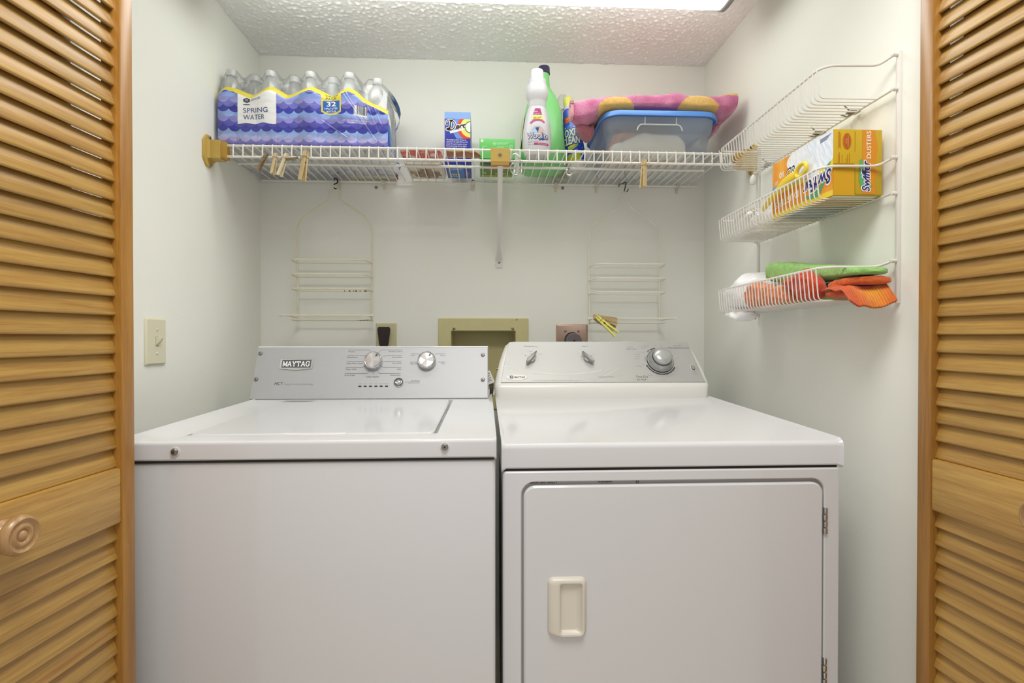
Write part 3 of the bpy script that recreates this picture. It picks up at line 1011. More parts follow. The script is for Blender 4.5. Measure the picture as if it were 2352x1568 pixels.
def lever_dial(u, v, deg):
    k = MB().lathe([(0, 0), (.0135, 0), (.0130, .006), (.0115, .010), (.001, .0112)], M_dial, 28, DF(u, v, .001), DN)
    k = build('selector_dial', k, D)
    c, s = math.cos(math.radians(deg)), math.sin(math.radians(deg))
    L = [(-.024, -.0035), (-.0255, 0), (-.024, .0035), (-.012, .0066), (.004, .0058), (.017, .0034), (.0268, .0006), (.0268, -.0006), (.017, -.0034), (.004, -.0058), (-.012, -.0066)]
    P = [(u + a * c - b * s, v + a * s + b * c) for a, b in L][::-1]
    build('dial_lever', MB().prism(P, DF, .008, .0225, M_dial, .0022), k)
lever_dial(.1188, .088, 50)
lever_dial(.3035, .088, 132)
kn = build('timer_knob', MB().lathe([(0, 0), (.0445, 0), (.0445, .0025), (.042, .004)], M_dark, 44, DF(*dc, .001), DN), D)
build('knob_skirt', MB().lathe([(.0425, .003), (.0432, .0048), (.0415, .006), (.040, .0055), (.0375, .012), (.0335, .020), (.0315, .022)], M_dial, 44, DF(*dc, .001), DN, cap=False), kn)
rib = MB()
for i in range(44):
    a = 2 * PI * i / 44
    rib.cyl(DF(dc[0] + .0312 * math.cos(a), dc[1] + .0312 * math.sin(a), .0215), DF(dc[0] + .0308 * math.cos(a), dc[1] + .0308 * math.sin(a), .0285), .0012, M_grey_ink, 5)
build('grip_ring', rib, kn)
build('knob_cap', MB().lathe([(.0300, .020), (.0306, .029), (.0302, .0345), (.0285, .0375), (.0225, .0405), (.0135, .0425), (.0005, .0432)], M_dial2, 44, DF(*dc, .001), DN), kn)
pb_ = build('light_button', MB().prism(ellipse(.6470, .0545, .0085, .0135, 28), DF, .001, .0035, mat('pale_bezel', '#cfcfca', .3), .001), D)
build('button_rim', MB().prism(ellipse(.6470, .0545, .0064, .0108, 28), DF, .0035, .0038, M_grey_ink), pb_)
build('button_cap', MB().prism(ellipse(.6470, .0550, .0052, .0092, 28), DF, .0036, .0065, M_dial, .0012), pb_)

# ================================================================ FITTINGS ON THE WALLS
M_ivory = mat('ivory_plastic', '#d9d3b4', 0.35)
M_olive = mat('aged_cream_plastic', '#cdc593', 0.45, var=0.03, vscale=30)
BW = frame((0, YB, 0), (1, 0, 0), (0, 0, 1))           # back wall, n towards the viewer
# recessed washer outlet box
OB = thing('washer_outlet_box', 'yellowed cream recessed plumbing box in the back wall between the washer and dryer consoles', 'outlet box', (-.007, YB, .93))
fo = rrect(-.1745, .86, .1605, 1.1985, .004, 3); fi = rrect(-.1265, .915, .1115, 1.1515, .003, 3)
mb = MB()
mb.loft([[BW(*p, .0) for p in fo], [BW(*p, .006) for p in fo], [BW(*p, .008) for p in offset_poly(fo, -.002)], [BW(*p, .008) for p in offset_poly(fi, .002)], [BW(*p, .006) for p in fi], [BW(*p, -.001) for p in fi]], M_olive, cap=False)
build('face_frame', mb, OB)
mb = MB()
b0, b1 = fi, offset_poly(fi, -.006)
mb.loft([[BW(*p, -.001) for p in rrect(-.1262, .936, .1112, 1.1505, .003, 3)], [BW(*p, -.085) for p in rrect(-.122, .94, .107, 1.146, .003, 3)]], M_olive, cap=False)
mb.add([BW(-.123, .938, -.085), BW(.108, .938, -.085), BW(.108, 1.147, -.085), BW(-.123, 1.147, -.085)], [(0, 1, 2, 3)], M_olive)
build('box_cavity', mb, OB)
for x in (-.1165, .1015):
    build('frame_screw', screw(MB(), BW(x, 1.160, .008), (0, -1, 0), .0055, M_steel, M_dark), OB)
build('frame_nick', MB().tube([BW(.1135, 1.191, .0085), BW(.119, 1.195, .0085)], .0012, M_dark, 5), OB)
# valves inside
M_brass = mat('brass_valve', '#8d7748', 0.35, metal=0.8)
for x in (-.07, .06):
    mb = MB().cyl(BW(x, .99, -.04), BW(x, .935, -.04), .011, M_brass, 14).cyl(BW(x, .99, -.04), BW(x, 1.005, -.04), .008, M_brass, 12).cyl(BW(x - .018, 1.008, -.04), BW(x + .018, 1.008, -.04), .005, M_brass, 8)
    build('valve', mb, OB)
# left outlet
def plate(name, label, cat, x0, x1, z0, z1, m, bev=.003, group=None):
    t = thing(name, label, cat, ((x0 + x1) / 2, YB, z0), group)
    p = rrect(x0, z0, x1, z1, .003, 3)
    build('cover_plate', MB().loft([[BW(*q, 0) for q in p], [BW(*q, .0025) for q in p], [BW(*q, .0055) for q in rrect(x0 + bev, z0 + bev, x1 - bev, z1 - bev, .001, 3)]], m), t)
    return t
M_almond = mat('almond_cover_plate', '#d3cca6', 0.38)
t = plate('wall_outlet', 'almond duplex wall outlet behind the washer console', 'outlet', -.4035, -.3275, 1.058, 1.181, M_almond)
for z in (1.137, 1.096):
    pol = [p for p in ellipse(-.3660, z, .0175, .0160, 28)]
    pol = [(x, min(max(y, z - .0125), z + .0125)) for x, y in pol]
    s = build('receptacle', MB().prism(pol, BW, .004, .0068, M_almond, .0008), t)
    q = MB()
    q.flat(rrect(-.3735, z - .002, -.3717, z + .006, .0006, 2), BW, M_dark, .0071)
    q.flat(rrect(-.3605, z - .002, -.3587, z + .005, .0006, 2), BW, M_dark, .0071)
    q.flat(ellipse(-.366, z - .007, .0022, .0022, 10), BW, M_dark, .0071)
    flatbuild('slots', q, s)
M_plug = mat('black_rubber', '#2a201c', 0.5)
pl = thing('plug', 'dark brown-black power plug pushed into the almond wall outlet', 'plug', (-.369, YB - .01, 1.10))
mb = MB()
sec = [(-.0165, .030), (-.0185, .026), (-.0175, .015), (-.0115, -.028), (-.0085, -.034), (.0085, -.034), (.0115, -.028), (.0175, .015), (.0185, .026), (.0165, .030)]
P = [(-.369 + a, 1.131 + b) for a, b in sec][::-1]
mb.prism(P, BW, .0072, .032, M_plug, .005)
build('plug_body', mb, pl)
build('cord', MB().tube(smooth_path([(-.369, YB - .02, 1.098), (-.368, YB - .022, 1.07), (-.36, YB - .03, 1.02), (-.34, YB - .05, .95), (-.30, YB - .08, .8)], 5), .0042, M_plug, 8), pl)
# dryer outlet, steel plate
M_copper = mat('pinkish_steel_plate', '#b59c8d', 0.42, metal=0.7)
t = plate('dryer_outlet', 'square stainless wall plate with a large grey dryer plug, behind the dryer console', 'outlet', .2645, .3840, 1.060, 1.177, M_copper, .006)
for x in (.299, .348):
    build('plate_screw', screw(MB(), BW(x, 1.151, .0055), (0, -1, 0), .0045, M_steel, M_dark), t)
build('receptacle', MB().prism(ellipse(.325, 1.1185, .029, .029, 32), BW, .004, .008, M_dark, .001), t)
M_gplug = mat('grey_rubber_plug', '#6d6769', 0.5)
pg = thing('dryer_plug', 'thick grey dryer plug in the square steel outlet', 'plug', (.327, YB - .01, 1.08))
pol = [(.327 + .030 * math.cos(math.radians(a)) * (1 if a not in (0,) else 1), 1.1145 + .030 * math.sin(math.radians(a))) for a in (-160, -130, -90, -50, -20, 10, 45, 75, 100, 130, 165)]
mb = MB().prism(pol, BW, .0085, .036, M_gplug, .005)
mb.tube(smooth_path([(.327, YB - .022, 1.088), (.326, YB - .024, 1.06), (.32, YB - .035, 1.0), (.30, YB - .05, .9)], 5), .010, M_gplug, 10)
build('plug_body', mb, pg)
build('plug_mark', MB().prism(ellipse(.328, 1.114, .0045, .0045, 16), BW, .036, .0367, M_dark), pg)
# light switch on the left wall
LW = frame((XL, 0, 0), (0, -1, 0), (0, 0, 1))
LW = (lambda a, b, c=0.0: Vector((XL + c, a, b)))
sw = thing('light_switch', 'almond single toggle light switch on the left wall above the washer', 'light switch', (XL, 1.367, 1.06))
M_swp = mat('almond_switch_plate', '#dcd8bf', 0.38)
p = rrect(1.327, 1.0605, 1.4085, 1.176, .003, 3)
build('cover_plate', MB().loft([[LW(*q, 0) for q in p], [LW(*q, .003) for q in p], [LW(*q, .0065) for q in rrect(1.331, 1.0645, 1.4045, 1.172, .001, 3)]], M_swp), sw)
M_swd = mat('switch_slot', '#a8a385', 0.5)
fl_ = MB().prism(rrect(1.3625, 1.1055, 1.3745, 1.1305, .001, 2), LW, .006, .0067, M_swd)
build('toggle_slot', fl_, sw)
build('toggle', MB().loft([[LW(1.3635, 1.109, .006), LW(1.3735, 1.109, .006), LW(1.3735, 1.1295, .006), LW(1.3635, 1.1295, .006)],
                           [LW(1.3645, 1.1205, .0175), LW(1.3725, 1.1205, .0175), LW(1.3725, 1.1270, .0195), LW(1.3645, 1.1270, .0195)]], M_swp), sw)
for z in (1.0885, 1.1475):
    build('plate_screw', screw(MB(), LW(1.3685, z, .0062), (1, 0, 0), .0036, M_swp, M_swd), sw)

# power cord hanging between the machines
pc = thing('power_cord', 'grey-black appliance cord with white tag hanging in the gap between washer and dryer', 'cord', (.018, 1.76, .88))
M_cord = mat('dark_grey_cord', '#4a4744', 0.5)
M_cord2 = mat('grey_cord_sleeve', '#8b8884', 0.45)
build('cord', MB().tube(smooth_path([(.000, 1.775, 1.03), (.012, 1.765, .995), (.0185, 1.75, .966), (.019, 1.748, .945), (.0165, 1.75, .92), (.013, 1.752, .89), (.013, 1.755, .80)], 6), .0056, M_cord, 10), pc)
build('cord', MB().tube(smooth_path([(.005, 1.79, 1.01), (.020, 1.775, .985), (.0225, 1.762, .960), (.018, 1.762, .935), (.012, 1.764, .90), (.010, 1.768, .80)], 6), .0045, M_cord2, 10), pc)
TG = frame((.0065, 1.745, .972), (1, .05, .42), (-.42, .25, 1))
tag = build('tag', MB().prism(rrect(0, 0, .026, .043, .003, 3), TG, 0, .0008, mat('white_tag', '#e6e3df', .5)), pc)
q = MB()
q.stroke([(.004, .034), (.022, .034)], .0025, TG, mat('red_ink', '#b8504a', .5), .0011)
for k in range(5):
    q.stroke([(.004, .028 - k * .0045), (.021 - (k % 2) * .004, .028 - k * .0045)], .0014, TG, M_grey_ink, .0011)
flatbuild('tag_print', q, tag)

# ================================================================ WIRE SHELF
SZ = 1.700
YF, YBK, YM = 1.640, 1.986, 1.785
S = thing('wire_shelf', 'long white wire shelf across the back wall with tan plastic brackets', 'shelf', (.005, 1.82, SZ))
def rod(name, a, b, r, m=M_wire, n=8):
    return build(name, MB().cyl(a, b, r, m, n), S)
rod('front_rail', (-.783, YF, SZ - .0015), (.797, YF, SZ - .0015), .0040)
rod('front_rail', (-.783, YF - .002, SZ - .0345), (.797, YF - .002, SZ - .0345), .0040)
rod('support_rail', (-.80, YM, SZ - .0075), (.74, YM, SZ - .0075), .0045)
rod('back_rail', (-.808, YBK, SZ - .004), (.80, YBK, SZ - .004), .0042)
x0 = -.7765
w0 = MB().tube([(x0, YBK, SZ), (x0, YF + .002, SZ + .0008)] + arc_corner((x0, YF + .02, SZ + .0016), (x0, YF - .0058, SZ + .0022), (x0, YF - .0058, SZ - .03),   .006, 4) + [(x0, YF - .0062, SZ - .036)], .0020, M_wire, 6)
w = build('cross_wire', w0, S)
NW = 55; step = (.703 + .7765) / 52
for k in range(1, NW):
    share(w, (k * step, 0, 0))
# wall clips and loose wall screws under the back rail
M_clip = mat('clear_white_clip', '#d8d3c2', 0.35)
for x in (-.535, -.372, -.046, .262, .415, .722):
    mb = MB().box((x - .0065, YBK - .007, SZ - .012), (x + .0065, YB, SZ + .003), M_clip, .003).box((x - .0045, YB - .006, SZ - .030), (x + .0045, YB, SZ - .008), M_clip, .002)
    build('wall_clip', mb, S)
for x, z in ((-.402, 1.679), (-.0455, 1.709), (.289, 1.686)):
    build('wall_screw', screw(MB(), (x, YB, z), (0, -1, 0), .0058, M_steel, M_dark), S)
# end brackets
M_tan2 = mat('dark_tan_plastic', '#b88f3c', 0.45)  # darker tan for the rail collars and the cap's lower lip
M_bwhite = mat('white_bracket_back', '#e3dfd6', .4)
def end_bracket(side):
    xw = XL if side < 0 else XR
    f = lambda a, b, c=0.0: Vector((xw - side * c, a, b))       # a = y, b = z, c = out of wall
    pol = [(1.632, 1.640), (1.642, 1.628), (1.662, 1.628), (1.672, 1.640), (1.676, 1.655), (1.676, 1.718), (1.672, 1.732), (1.662, 1.744), (1.642, 1.744), (1.632, 1.732), (1.622, 1.716), (1.622, 1.656)]
    pol = [(1.596 + (a - 1.622) * 1.05, 1.6305 + (b - 1.628) * .80) for a, b in pol]
    t = build('end_bracket', MB().prism(pol, f, 0, .006, M_tan, .001), S)
    mb = MB()
    A = [(1.612, 1.652), (1.662, 1.652), (1.662, 1.711), (1.612, 1.711)]
    B = [(1.618, 1.655), (1.658, 1.655), (1.658, 1.708), (1.618, 1.708)]
    mb.loft([[f(*p, .004) for p in A], [f(*p, .012) for p in B], [f(*p, .040) for p in B]], M_tan)
    build('bracket_socket', mb, t)
    mb = MB().loft([[f(*p, .036) for p in rrect(1.622, 1.657, 1.654, 1.706, .004, 3)], [f(*p, .053) for p in rrect(1.622, 1.657, 1.654, 1.706, .004, 3)]], M_tan2)
    build('rail_collar', mb, t)
    for y, z in ((1.628, 1.7175), (1.628, 1.6365)):
        build('bracket_screw', screw(MB(), f(y, z, .006), (-side, 0, 0), .0052, M_steel, M_dark), t)
end_bracket(-1); end_bracket(1)
# centre brace with tan cap
cap = MB()
CF = frame((0, 1.628, 0), (1, 0, 0), (0, 0, 1))
pol = [(.0165, 1.6585), (.0735, 1.6585), (.0735, 1.7015), (.066, 1.7015), (.065, 1.699), (.055, 1.699), (.054, 1.7005), (.040, 1.7005), (.039, 1.699), (.028, 1.699), (.027, 1.7015), (.0165, 1.7015)]
cap.prism(pol, CF, -.022, .004, M_tan, .001)
cap.prism([(.019, 1.6505), (.071, 1.6505), (.0735, 1.6585), (.0165, 1.6585)], CF, -.022, .003, M_tan2)
cp_ = build('brace_cap', cap, S)
build('cap_screw', screw(MB(), CF(.0447, 1.680, .004), (0, -1, 0), .0052, M_steel, M_dark), cp_)
M_brace = mat('white_brace', '#e7e4e0', .35)
mb = MB()
a = Vector((.0455, 1.640, 1.655)); b = Vector((.0505, 1.985, 1.4155))
dv = (b - a).normalized(); ux = Vector((1, 0, 0)); nn = ux.cross(dv).normalized()
secs = []
for t, wd, th in ((0, .0125, .004), (.035, .0085, .004), (.07, .0078, .005), (.5, .0074, .0055), (.88, .0072, .005), (.95, .010, .0035), (1.0, .0125, .002)):
    c = a + (b - a) * t
    secs.append([c + ux * wd + nn * 0, c + ux * wd * .5 - nn * th, c - ux * wd * .5 - nn * th, c - ux * wd, c - ux * wd * .6 + nn * th, c + ux * wd * .6 + nn * th])
mb.loft(secs, M_brace)
br = build('brace', mb, S)
pw = rrect(.0375, 1.386, .0645, 1.424, .005, 3)
mb = MB().loft([[BW(*p, 0) for p in pw], [BW(*p, .003) for p in pw], [BW(*p, .0045) for p in offset_poly(pw, -.002)]], M_brace)
build('brace_foot', mb, br)
build('foot_screw', screw(MB(), BW(.0515, 1.4055, .0045), (0, -1, 0), .0045, M_steel, M_dark), br)

# ================================================================ HANGING WIRE CADDIES
M_oldwire = mat('ivory_coated_wire', '#e2ddc6', 0.38)
M_bwire = mat('white_caddy_wire', '#e9e6da', 0.35)
M_rust = mat('rust_spot', '#5a4a3c', 0.7)
def caddy(xc, zt, m, label, hang_dx, rusty=False):
    """Over-the-door style wire caddy: hanger frame, four wire tiers and a towel bar. xc, zt: loop top."""
    t = thing('wire_caddy', label, 'caddy', (xc, 1.95, 1.18))
    y = 1.952
    hw = .1325
    h = [(0, 0), (-.010, -.006), (-.0155, -.019), (-.0175, -.040), (-.022, -.052), (-.044, -.068), (-.088, -.097), (-.118, -.124), (-.1305, -.155), (-.1325, -.20), (-.1310, -.36), (-.1295, -.486)]
    L = smooth_path([(xc + a, y, zt + b) for a, b in h], 5)
    Rr = smooth_path([(xc - a, y, zt + b) for a, b in h], 5)
    build('hanger_frame', MB().tube(L[::-1] + Rr[1:], .0034, m, 8), t)
    for k, (z, dep) in enumerate(((zt - .2765, .094), (zt - .3265, .094), (zt - .3755, .094), (zt - .4815, .094))):
        yf = y - dep
        path = [(xc - hw, y - .002, z)] + bend([(xc - hw + .004, y - .006, z), (xc - hw + .006, yf, z), (xc + hw - .006, yf, z), (xc + hw - .004, y - .006, z)], .028, 5)[1:-1] + [(xc + hw, y - .002, z)]
        mb = MB().tube(path, .0026, m, 7)
        mb.tube([(xc - hw - .003, y + .0045, z), (xc + hw + .003, y + .0045, z)], .0023, m, 7)
        tier = build('tier_rail', mb, t)
        if rusty and k in (2, 3):
            for q in range(7):
                x = xc + hw - .10 + q * .013 + (q % 3) * .003 if k == 2 else xc + hw - .035 + q * .005
                yy = (y + .0045, z) if k == 2 else (y - .06, z)
                build('rust_spot', MB().tube([(x, yy[0] - .0005, z - .0002), (x + .0025 + (q % 2) * .0035, yy[0] - .0005, z - .0002)], .0027 if k == 3 else .0025, M_rust, 6), tier)
    z = zt - .4675; yb = y - .100
    mb = MB().tube(bend([(xc - hw, y - .002, z - .004), (xc - hw - .006, yb + .02, z), (xc - .155, yb, z), (xc + .155, yb, z), (xc + hw + .006, yb + .02, z), (xc + hw, y - .002, z - .004)], .012, 4), .0025, m, 7)
    mb.lathe([(.0005, -.004), (.004, -.002), (.0045, .0), (.004, .002), (.0005, .004)], m, 8, (xc - .155, yb, z), (1, 0, 0)).lathe([(.0005, -.004), (.004, -.002), (.0045, .0), (.004, .002), (.0005, .004)], m, 8, (xc + .155, yb, z), (1, 0, 0))
    build('towel_bar', mb, t)
    return t
caddy(-.5395, 1.670, M_oldwire, 'ivory wire caddy with rust spots hanging under the left half of the shelf', 0, True)
caddy(.5125, 1.6615, M_bwire, 'white wire caddy with clothespins on its bar hanging under the right half of the shelf', 0)
# hooks
def s_hook(name, label, pts, r=.0022, m=M_chrome):
    o = build(name, MB().tube(smooth_path(pts, 6), r, m, 8), None, loc=pts[len(pts) // 2])
    return setp(o, label, 'hook')
def S_pts(x, y, z, h, w, tx=0.0):
    k = [(-.5, .30), (-.42, .46), (-.1, .5), (.25, .42), (.42, .24), (.2, .05), (-.2, -.08), (-.42, -.26), (-.3, -.44), (.05, -.5), (.38, -.44), (.5, -.3)]
    return [(x + a * w + tx * b * h, y + (.004 if i < 6 else -.004), z + b * h) for i, (a, b) in enumerate(k)]
s_hook('s_hook', 'small dark steel s-hook holding the ivory caddy to the shelf', S_pts(-.5395, 1.968, 1.683, .040, .014), .0022, mat('dark_steel', '#55514c', .35, metal=.9))
s_hook('s_hook', 'thin steel hook holding the white caddy to the shelf', [(.497, 1.980, 1.688), (.499, 1.975, 1.697), (.510, 1.970, 1.699), (.520, 1.966, 1.701), (.5175, 1.962, 1.688), (.512, 1.957, 1.668), (.5125, 1.952, 1.6585), (.521, 1.950, 1.6645), (.525, 1.950, 1.673)], .0019, mat('dark_steel', '#55514c', .35, metal=.9))
s_hook('s_hook', 'bright chrome s-hook on the middle rail below the blue spray bottle', S_pts(.2755, 1.776, 1.6885, .046, .020, -.12), .0027)
# curtain ring on the front rail
ck = thing('curtain_hook', 'chrome roller curtain ring hooked on the shelf front rail right of the tan brace cap', 'hook', (.095, 1.63, 1.645))
pts = [(.0805, 1.628, 1.671), (.084, 1.628, 1.682), (.093, 1.628, 1.684), (.102, 1.628, 1.676), (.108, 1.628, 1.664), (.1095, 1.628, 1.648), (.104, 1.628, 1.631), (.094, 1.628, 1.621), (.083, 1.628, 1.625), (.0765, 1.628, 1.637), (.0775, 1.628, 1.650), (.086, 1.628, 1.657)]
build('ring', MB().tube(smooth_path(pts, 5), .0022, M_chrome, 8), ck)
for x, z in ((.0885, 1.643), (.1095, 1.644)):
    build('roller', MB().lathe([(.0012, -.019), (.003, -.016), (.0022, -.012), (.0022, -.004), (.0042, -.003), (.0042, .003), (.0022, .004), (.0022, .015), (.0038, .018), (.0012, .022)], M_chrome, 12, (x, 1.626, z), (0, 0, 1)), ck)

# ================================================================ CLOTHESPINS
def clothespin(name, label, p_top, p_bot, m, y=1.631, roll=0.0, side=True, group='clothespins on the shelf front rail', yaw=0.0):
    """Two prongs and a coil spring; modelled along local z (0 = jaw end on top)."""
    L = .078
    key = 'pin'
    t = bpy.data.objects.new(name, None); COL.objects.link(t); t.empty_display_size = .03
    ORG[t] = Vector((0, 0, 0))
    prof = [(0, .0012), (-.006, .0016), (-.012, .0008), (-.026, .0012), (-.030, .0032), (-.036, .0014), (-.078, .0062)]
    outp = [(0, .0042), (-.010, .0060), (-.030, .0068), (-.050, .0078), (-.078, .0098)]
    for s in (-1, 1):
        poly = [(s * a, z) for z, a in prof] + [(s * a, z) for z, a in reversed(outp)]
        f = lambda a, b, c=0.0: Vector((a, c, b))
        build('prong', MB().prism(poly if s < 0 else poly[::-1], f, -.0048, .0048, m, .0004), t, smooth=False)
    mb = MB()
    co = []
    for i in range(25):
        a = 2 * PI * i / 8
        co.append((.0034 * math.cos(a), -.004 + .008 * i / 24, -.030 + .0034 * math.sin(a)))
    mb.tube(co, .0008, M_steel, 5)
    mb.tube([(.0034, -.005, -.030), (.0085, -.0054, -.026), (.0085, -.0054, -.016), (.0075, .0, -.0155), (.0075, .0052, -.016), (-.0075, .0052, -.017), (-.0078, 0, -.017), (-.0085, -.0054, -.018), (-.0034, -.0052, -.030)], .0008, M_steel, 5)
    build('spring', mb, t)
    a = Vector(p_top); b = Vector(p_bot); d = (a - b); k = d.length / L
    zax = d.normalized(); yax = Vector((math.sin(yaw), -math.cos(yaw), 0)); yax = (yax - zax * yax.dot(zax)).normalized(); xax = yax.cross(zax)
    Mx = Matrix((xax, yax, zax)).transposed().to_4x4()
    Mx = Matrix.Translation(a) @ Mx @ Matrix.Rotation(roll, 4, 'Z') @ Matrix.Scale(k, 4)
    t.matrix_world = Mx
    t.location, t.rotation_euler, t.scale = Mx.decompose()[0], Mx.decompose()[1].to_euler(), Mx.decompose()[2]
    return setp(t, label, 'clothespin', group)
M_pin = mat('pale_pine_pin', '#d9c398', 0.6, var=.06, vscale=60, stretch=(60, 60, 6))
M_pin2 = mat('cream_pine_pin', '#e3d5b4', 0.6, var=.05, vscale=60)
M_pin3 = mat('weathered_pin', '#8d7a5e', 0.7, var=.18, vscale=70)
M_pin4 = mat('tan_pine_pin', '#c9b183', 0.6, var=.08, vscale=60)
clothespin('clothespin', 'weathered grey-brown clothespin leaning on the shelf rail, first from the left', (-.648, 1.630, 1.673), (-.674, 1.628, 1.622), M_pin3, roll=1.05)
clothespin('clothespin', 'pale wooden clothespin second from the left on the shelf rail', (-.6215, 1.630, 1.675), (-.631, 1.628, 1.613), M_pin, roll=1.15)
clothespin('clothespin', 'creamy wooden clothespin tilted on the shelf rail, third from the left', (-.590, 1.630, 1.675), (-.612, 1.628, 1.608), M_pin2, roll=1.2)
clothespin('clothespin', 'weathered clothespin lying almost level across the shelf rail', (-.601, 1.629, 1.655), (-.557, 1.632, 1.664), M_pin3, roll=1.3)
clothespin('clothespin', 'largest pale clothespin right of the level weathered one on the shelf rail', (-.534, 1.629, 1.683), (-.545, 1.626, 1.594), M_pin4, roll=1.1)
clothespin('clothespin', 'single tan clothespin on the shelf rail in front of the storage bin', (.4885, 1.629, 1.674), (.4835, 1.626, 1.588), M_pin4, roll=-1.15)
M_pinY = mat('yellow_plastic_pin', '#d9d465', 0.45)
g = 'clothespins bunched on the white caddy bar'
clothespin('clothespin', 'lime-yellow plastic clothespin clipped on the white caddy bar', (.3835, 1.836, 1.199), (.450, 1.818, 1.138), M_pinY, roll=.1, group=g)
for i, (dx, dz) in enumerate(((.083, -.012), (.085, -.024), (.080, -.036), (.074, -.048))):
    c = clothespin('clothespin', ['bare wooden clothespin fanned out uppermost beside the yellow one', 'bare wooden clothespin second down in the fan beside the yellow one', 'bare wooden clothespin third down in the fan beside the yellow one', 'bare wooden clothespin lowest in the fan behind the yellow one'][i],
               (.374 + i * .002, 1.846 + i * .006, 1.202 - i * .002), (.374 + dx, 1.842 + i * .007, 1.200 + dz), [M_pin4, M_pin, M_pin3, M_pin4][i], roll=1.2, group=g)

# ================================================================ THINGS ON THE SHELF
scene.cycles.transparent_max_bounces = 24
ST = SZ + .0042            # top of the shelf wires
def film_print(name, clear=0.25, rough=0.15, gl=0.1):
    m = film_mat(name, '#ffffff', clear, rough, gl)
    nt = m.node_tree
    a = nt.nodes.new('ShaderNodeAttribute'); a.attribute_name = 'print'
    for nd in nt.nodes:
        if nd.type in ('BSDF_DIFFUSE', 'BSDF_TRANSLUCENT'):
            nt.links.new(a.outputs['Color'], nd.inputs[0])
    return m

# ---------------------------------------------------------------- water bottle pack
PK = thing('water_bottle_pack', 'shrink-wrapped water bottle pack with blue scallop print at the left end of the shelf', 'bottled water', (-.556, 1.79, ST))
M_bottle = film_mat('clear_bottle_plastic', '#eef2f2', 0.66, 0.1, 0.15)
M_bcap = film_mat('translucent_white_cap', '#f2f3f2', 0.22, 0.2, 0.1)
bp = [(.001, .004), (.020, .003), (.0275, .0), (.0305, .006), (.031, .018), (.0295, .024), (.031, .03), (.0295, .044), (.031, .05), (.0295, .064), (.031, .07), (.031, .13),
      (.0315, .170), (.0305, .186), (.0265, .201), (.0200, .2125), (.0150, .2195), (.0135, .2225), (.0160, .2235), (.0160, .226), (.0130, .2275), (.0130, .23)]
bproto = build('bottle', MB().lathe(bp, M_bottle, 20, (0, 0, 0)), None, sharp=60)
cproto = build('bottle_cap', MB().lathe([(.0005, .227), (.0152, .227), (.0154, .2285), (.0154, .241), (.0142, .2432), (.0005, .2436)], M_bcap, 20), None)
bme, cme = bproto.data, cproto.data
bpy.data.objects.remove(bproto); bpy.data.objects.remove(cproto)
caps = [(-.783, 1.703), (-.664, 1.703), (-.543, 1.703), (-.424, 1.703), (-.726, 1.738), (-.604, 1.738), (-.484, 1.738), (-.352, 1.712)]
for r_, yy in enumerate((1.797, 1.852, 1.902)):
    for k in range(8):
        caps.append((-.782 + k * .0625 + (r_ % 2) * .004, yy))
for k, (x, y) in enumerate(caps):
    b = bpy.data.objects.new('bottle', bme); COL.objects.link(b); b.parent = PK
    b.location = Vector((x, y, ST + .003 - (.012 if k == 7 else 0))) - ORG[PK]
    if k == 7: b.rotation_euler = (0, .06, 0)
    c = bpy.data.objects.new('bottle_cap', cme); COL.objects.link(c); c.parent = b
# printed front of the wrap
ztx = [-.8150, -.806, -.786, -.755, -.711, -.680, -.659, -.640, -.607, -.570, -.533, -.500, -.470, -.445, -.418, -.395, -.372, -.335, -.300]
ztz = [1.858, 1.880, 1.893, 1.886, 1.871, 1.883, 1.8955, 1.891, 1.873, 1.884, 1.898, 1.886, 1.873, 1.886, 1.8965, 1.886, 1.866, 1.848, 1.826]
nu, nv = 700, 250
X = np.linspace(-.8155, -.298, nu)
zt = np.interp(X, ztx, ztz)
ker = np.hanning(31); ker /= ker.sum()
zt = np.convolve(np.pad(zt, 15, mode='edge'), ker, 'valid')
XX = np.repeat(X[:, None], nv, 1)
V = np.linspace(0, 1, nv)[None, :]
ZB = 1.7055
ZZ = ZB + (zt[:, None] - ZB) * V
ph = (XX + .783) / .1205 * 2 * PI
bul = .006 * np.cos(ph) * (0.4 + 0.6 * V) + .004 * np.abs(np.cos(ph)) ** .5 * (1 - V)
YY = 1.6665 - bul
YY += np.where(V > .86, ((V - .86) / .14) ** 2 * .016, 0) + np.where(V < .08, ((.08 - V) / .08) ** 2 * .008, 0)
YY += np.clip((-.803 - XX) / .0125, 0, 1) ** 2 * .016
wr = np.zeros_like(XX)
for i in range(nu):
    for j in range(0, nv):
        wr[i, j] = mnoise.noise(Vector((XX[i, j] * 24 + ZZ[i, j] * 20, ZZ[i, j] * 70 - XX[i, j] * 9, 3))) if (j % 5 == 0) else wr[i, j - 1]
YY += wr * .0011
# long creases on the right half
for (xa, za, xb, zb, wd) in ((-.455, 1.90, -.335, 1.73, .004), (-.43, 1.88, -.372, 1.79, .003), (-.372, 1.86, -.33, 1.76, .004), (-.50, 1.79, -.42, 1.735, .004), (-.345, 1.84, -.315, 1.77, .003)):
    dx, dz_ = xb - xa, zb - za; L = math.hypot(dx, dz_)
    t = ((XX - xa) * dx + (ZZ - za) * dz_) / L; d = ((XX - xa) * -dz_ + (ZZ - za) * dx) / L
    YY -= (np.exp(-(d / wd * 1.6) ** 2) - .6 * np.exp(-((d - wd) / wd * 1.6) ** 2)) * .0009 * ((t > 0) & (t < L))
C = np.zeros((nu, nv, 3))
pal = [hexs(c) for c in ('#839cd8', '#9497d3', '#6c6cba', '#3c40a0', '#86a2da', '#8b89ca', '#5452ac', '#3b3f9e', '#8ea8dc', '#aba9d8', '#7c79c2', '#4e4bac')]
C[:] = pal[0]
wS, pS = .0318, .0146
Zf = 1.13 + (ZZ - 1.13)
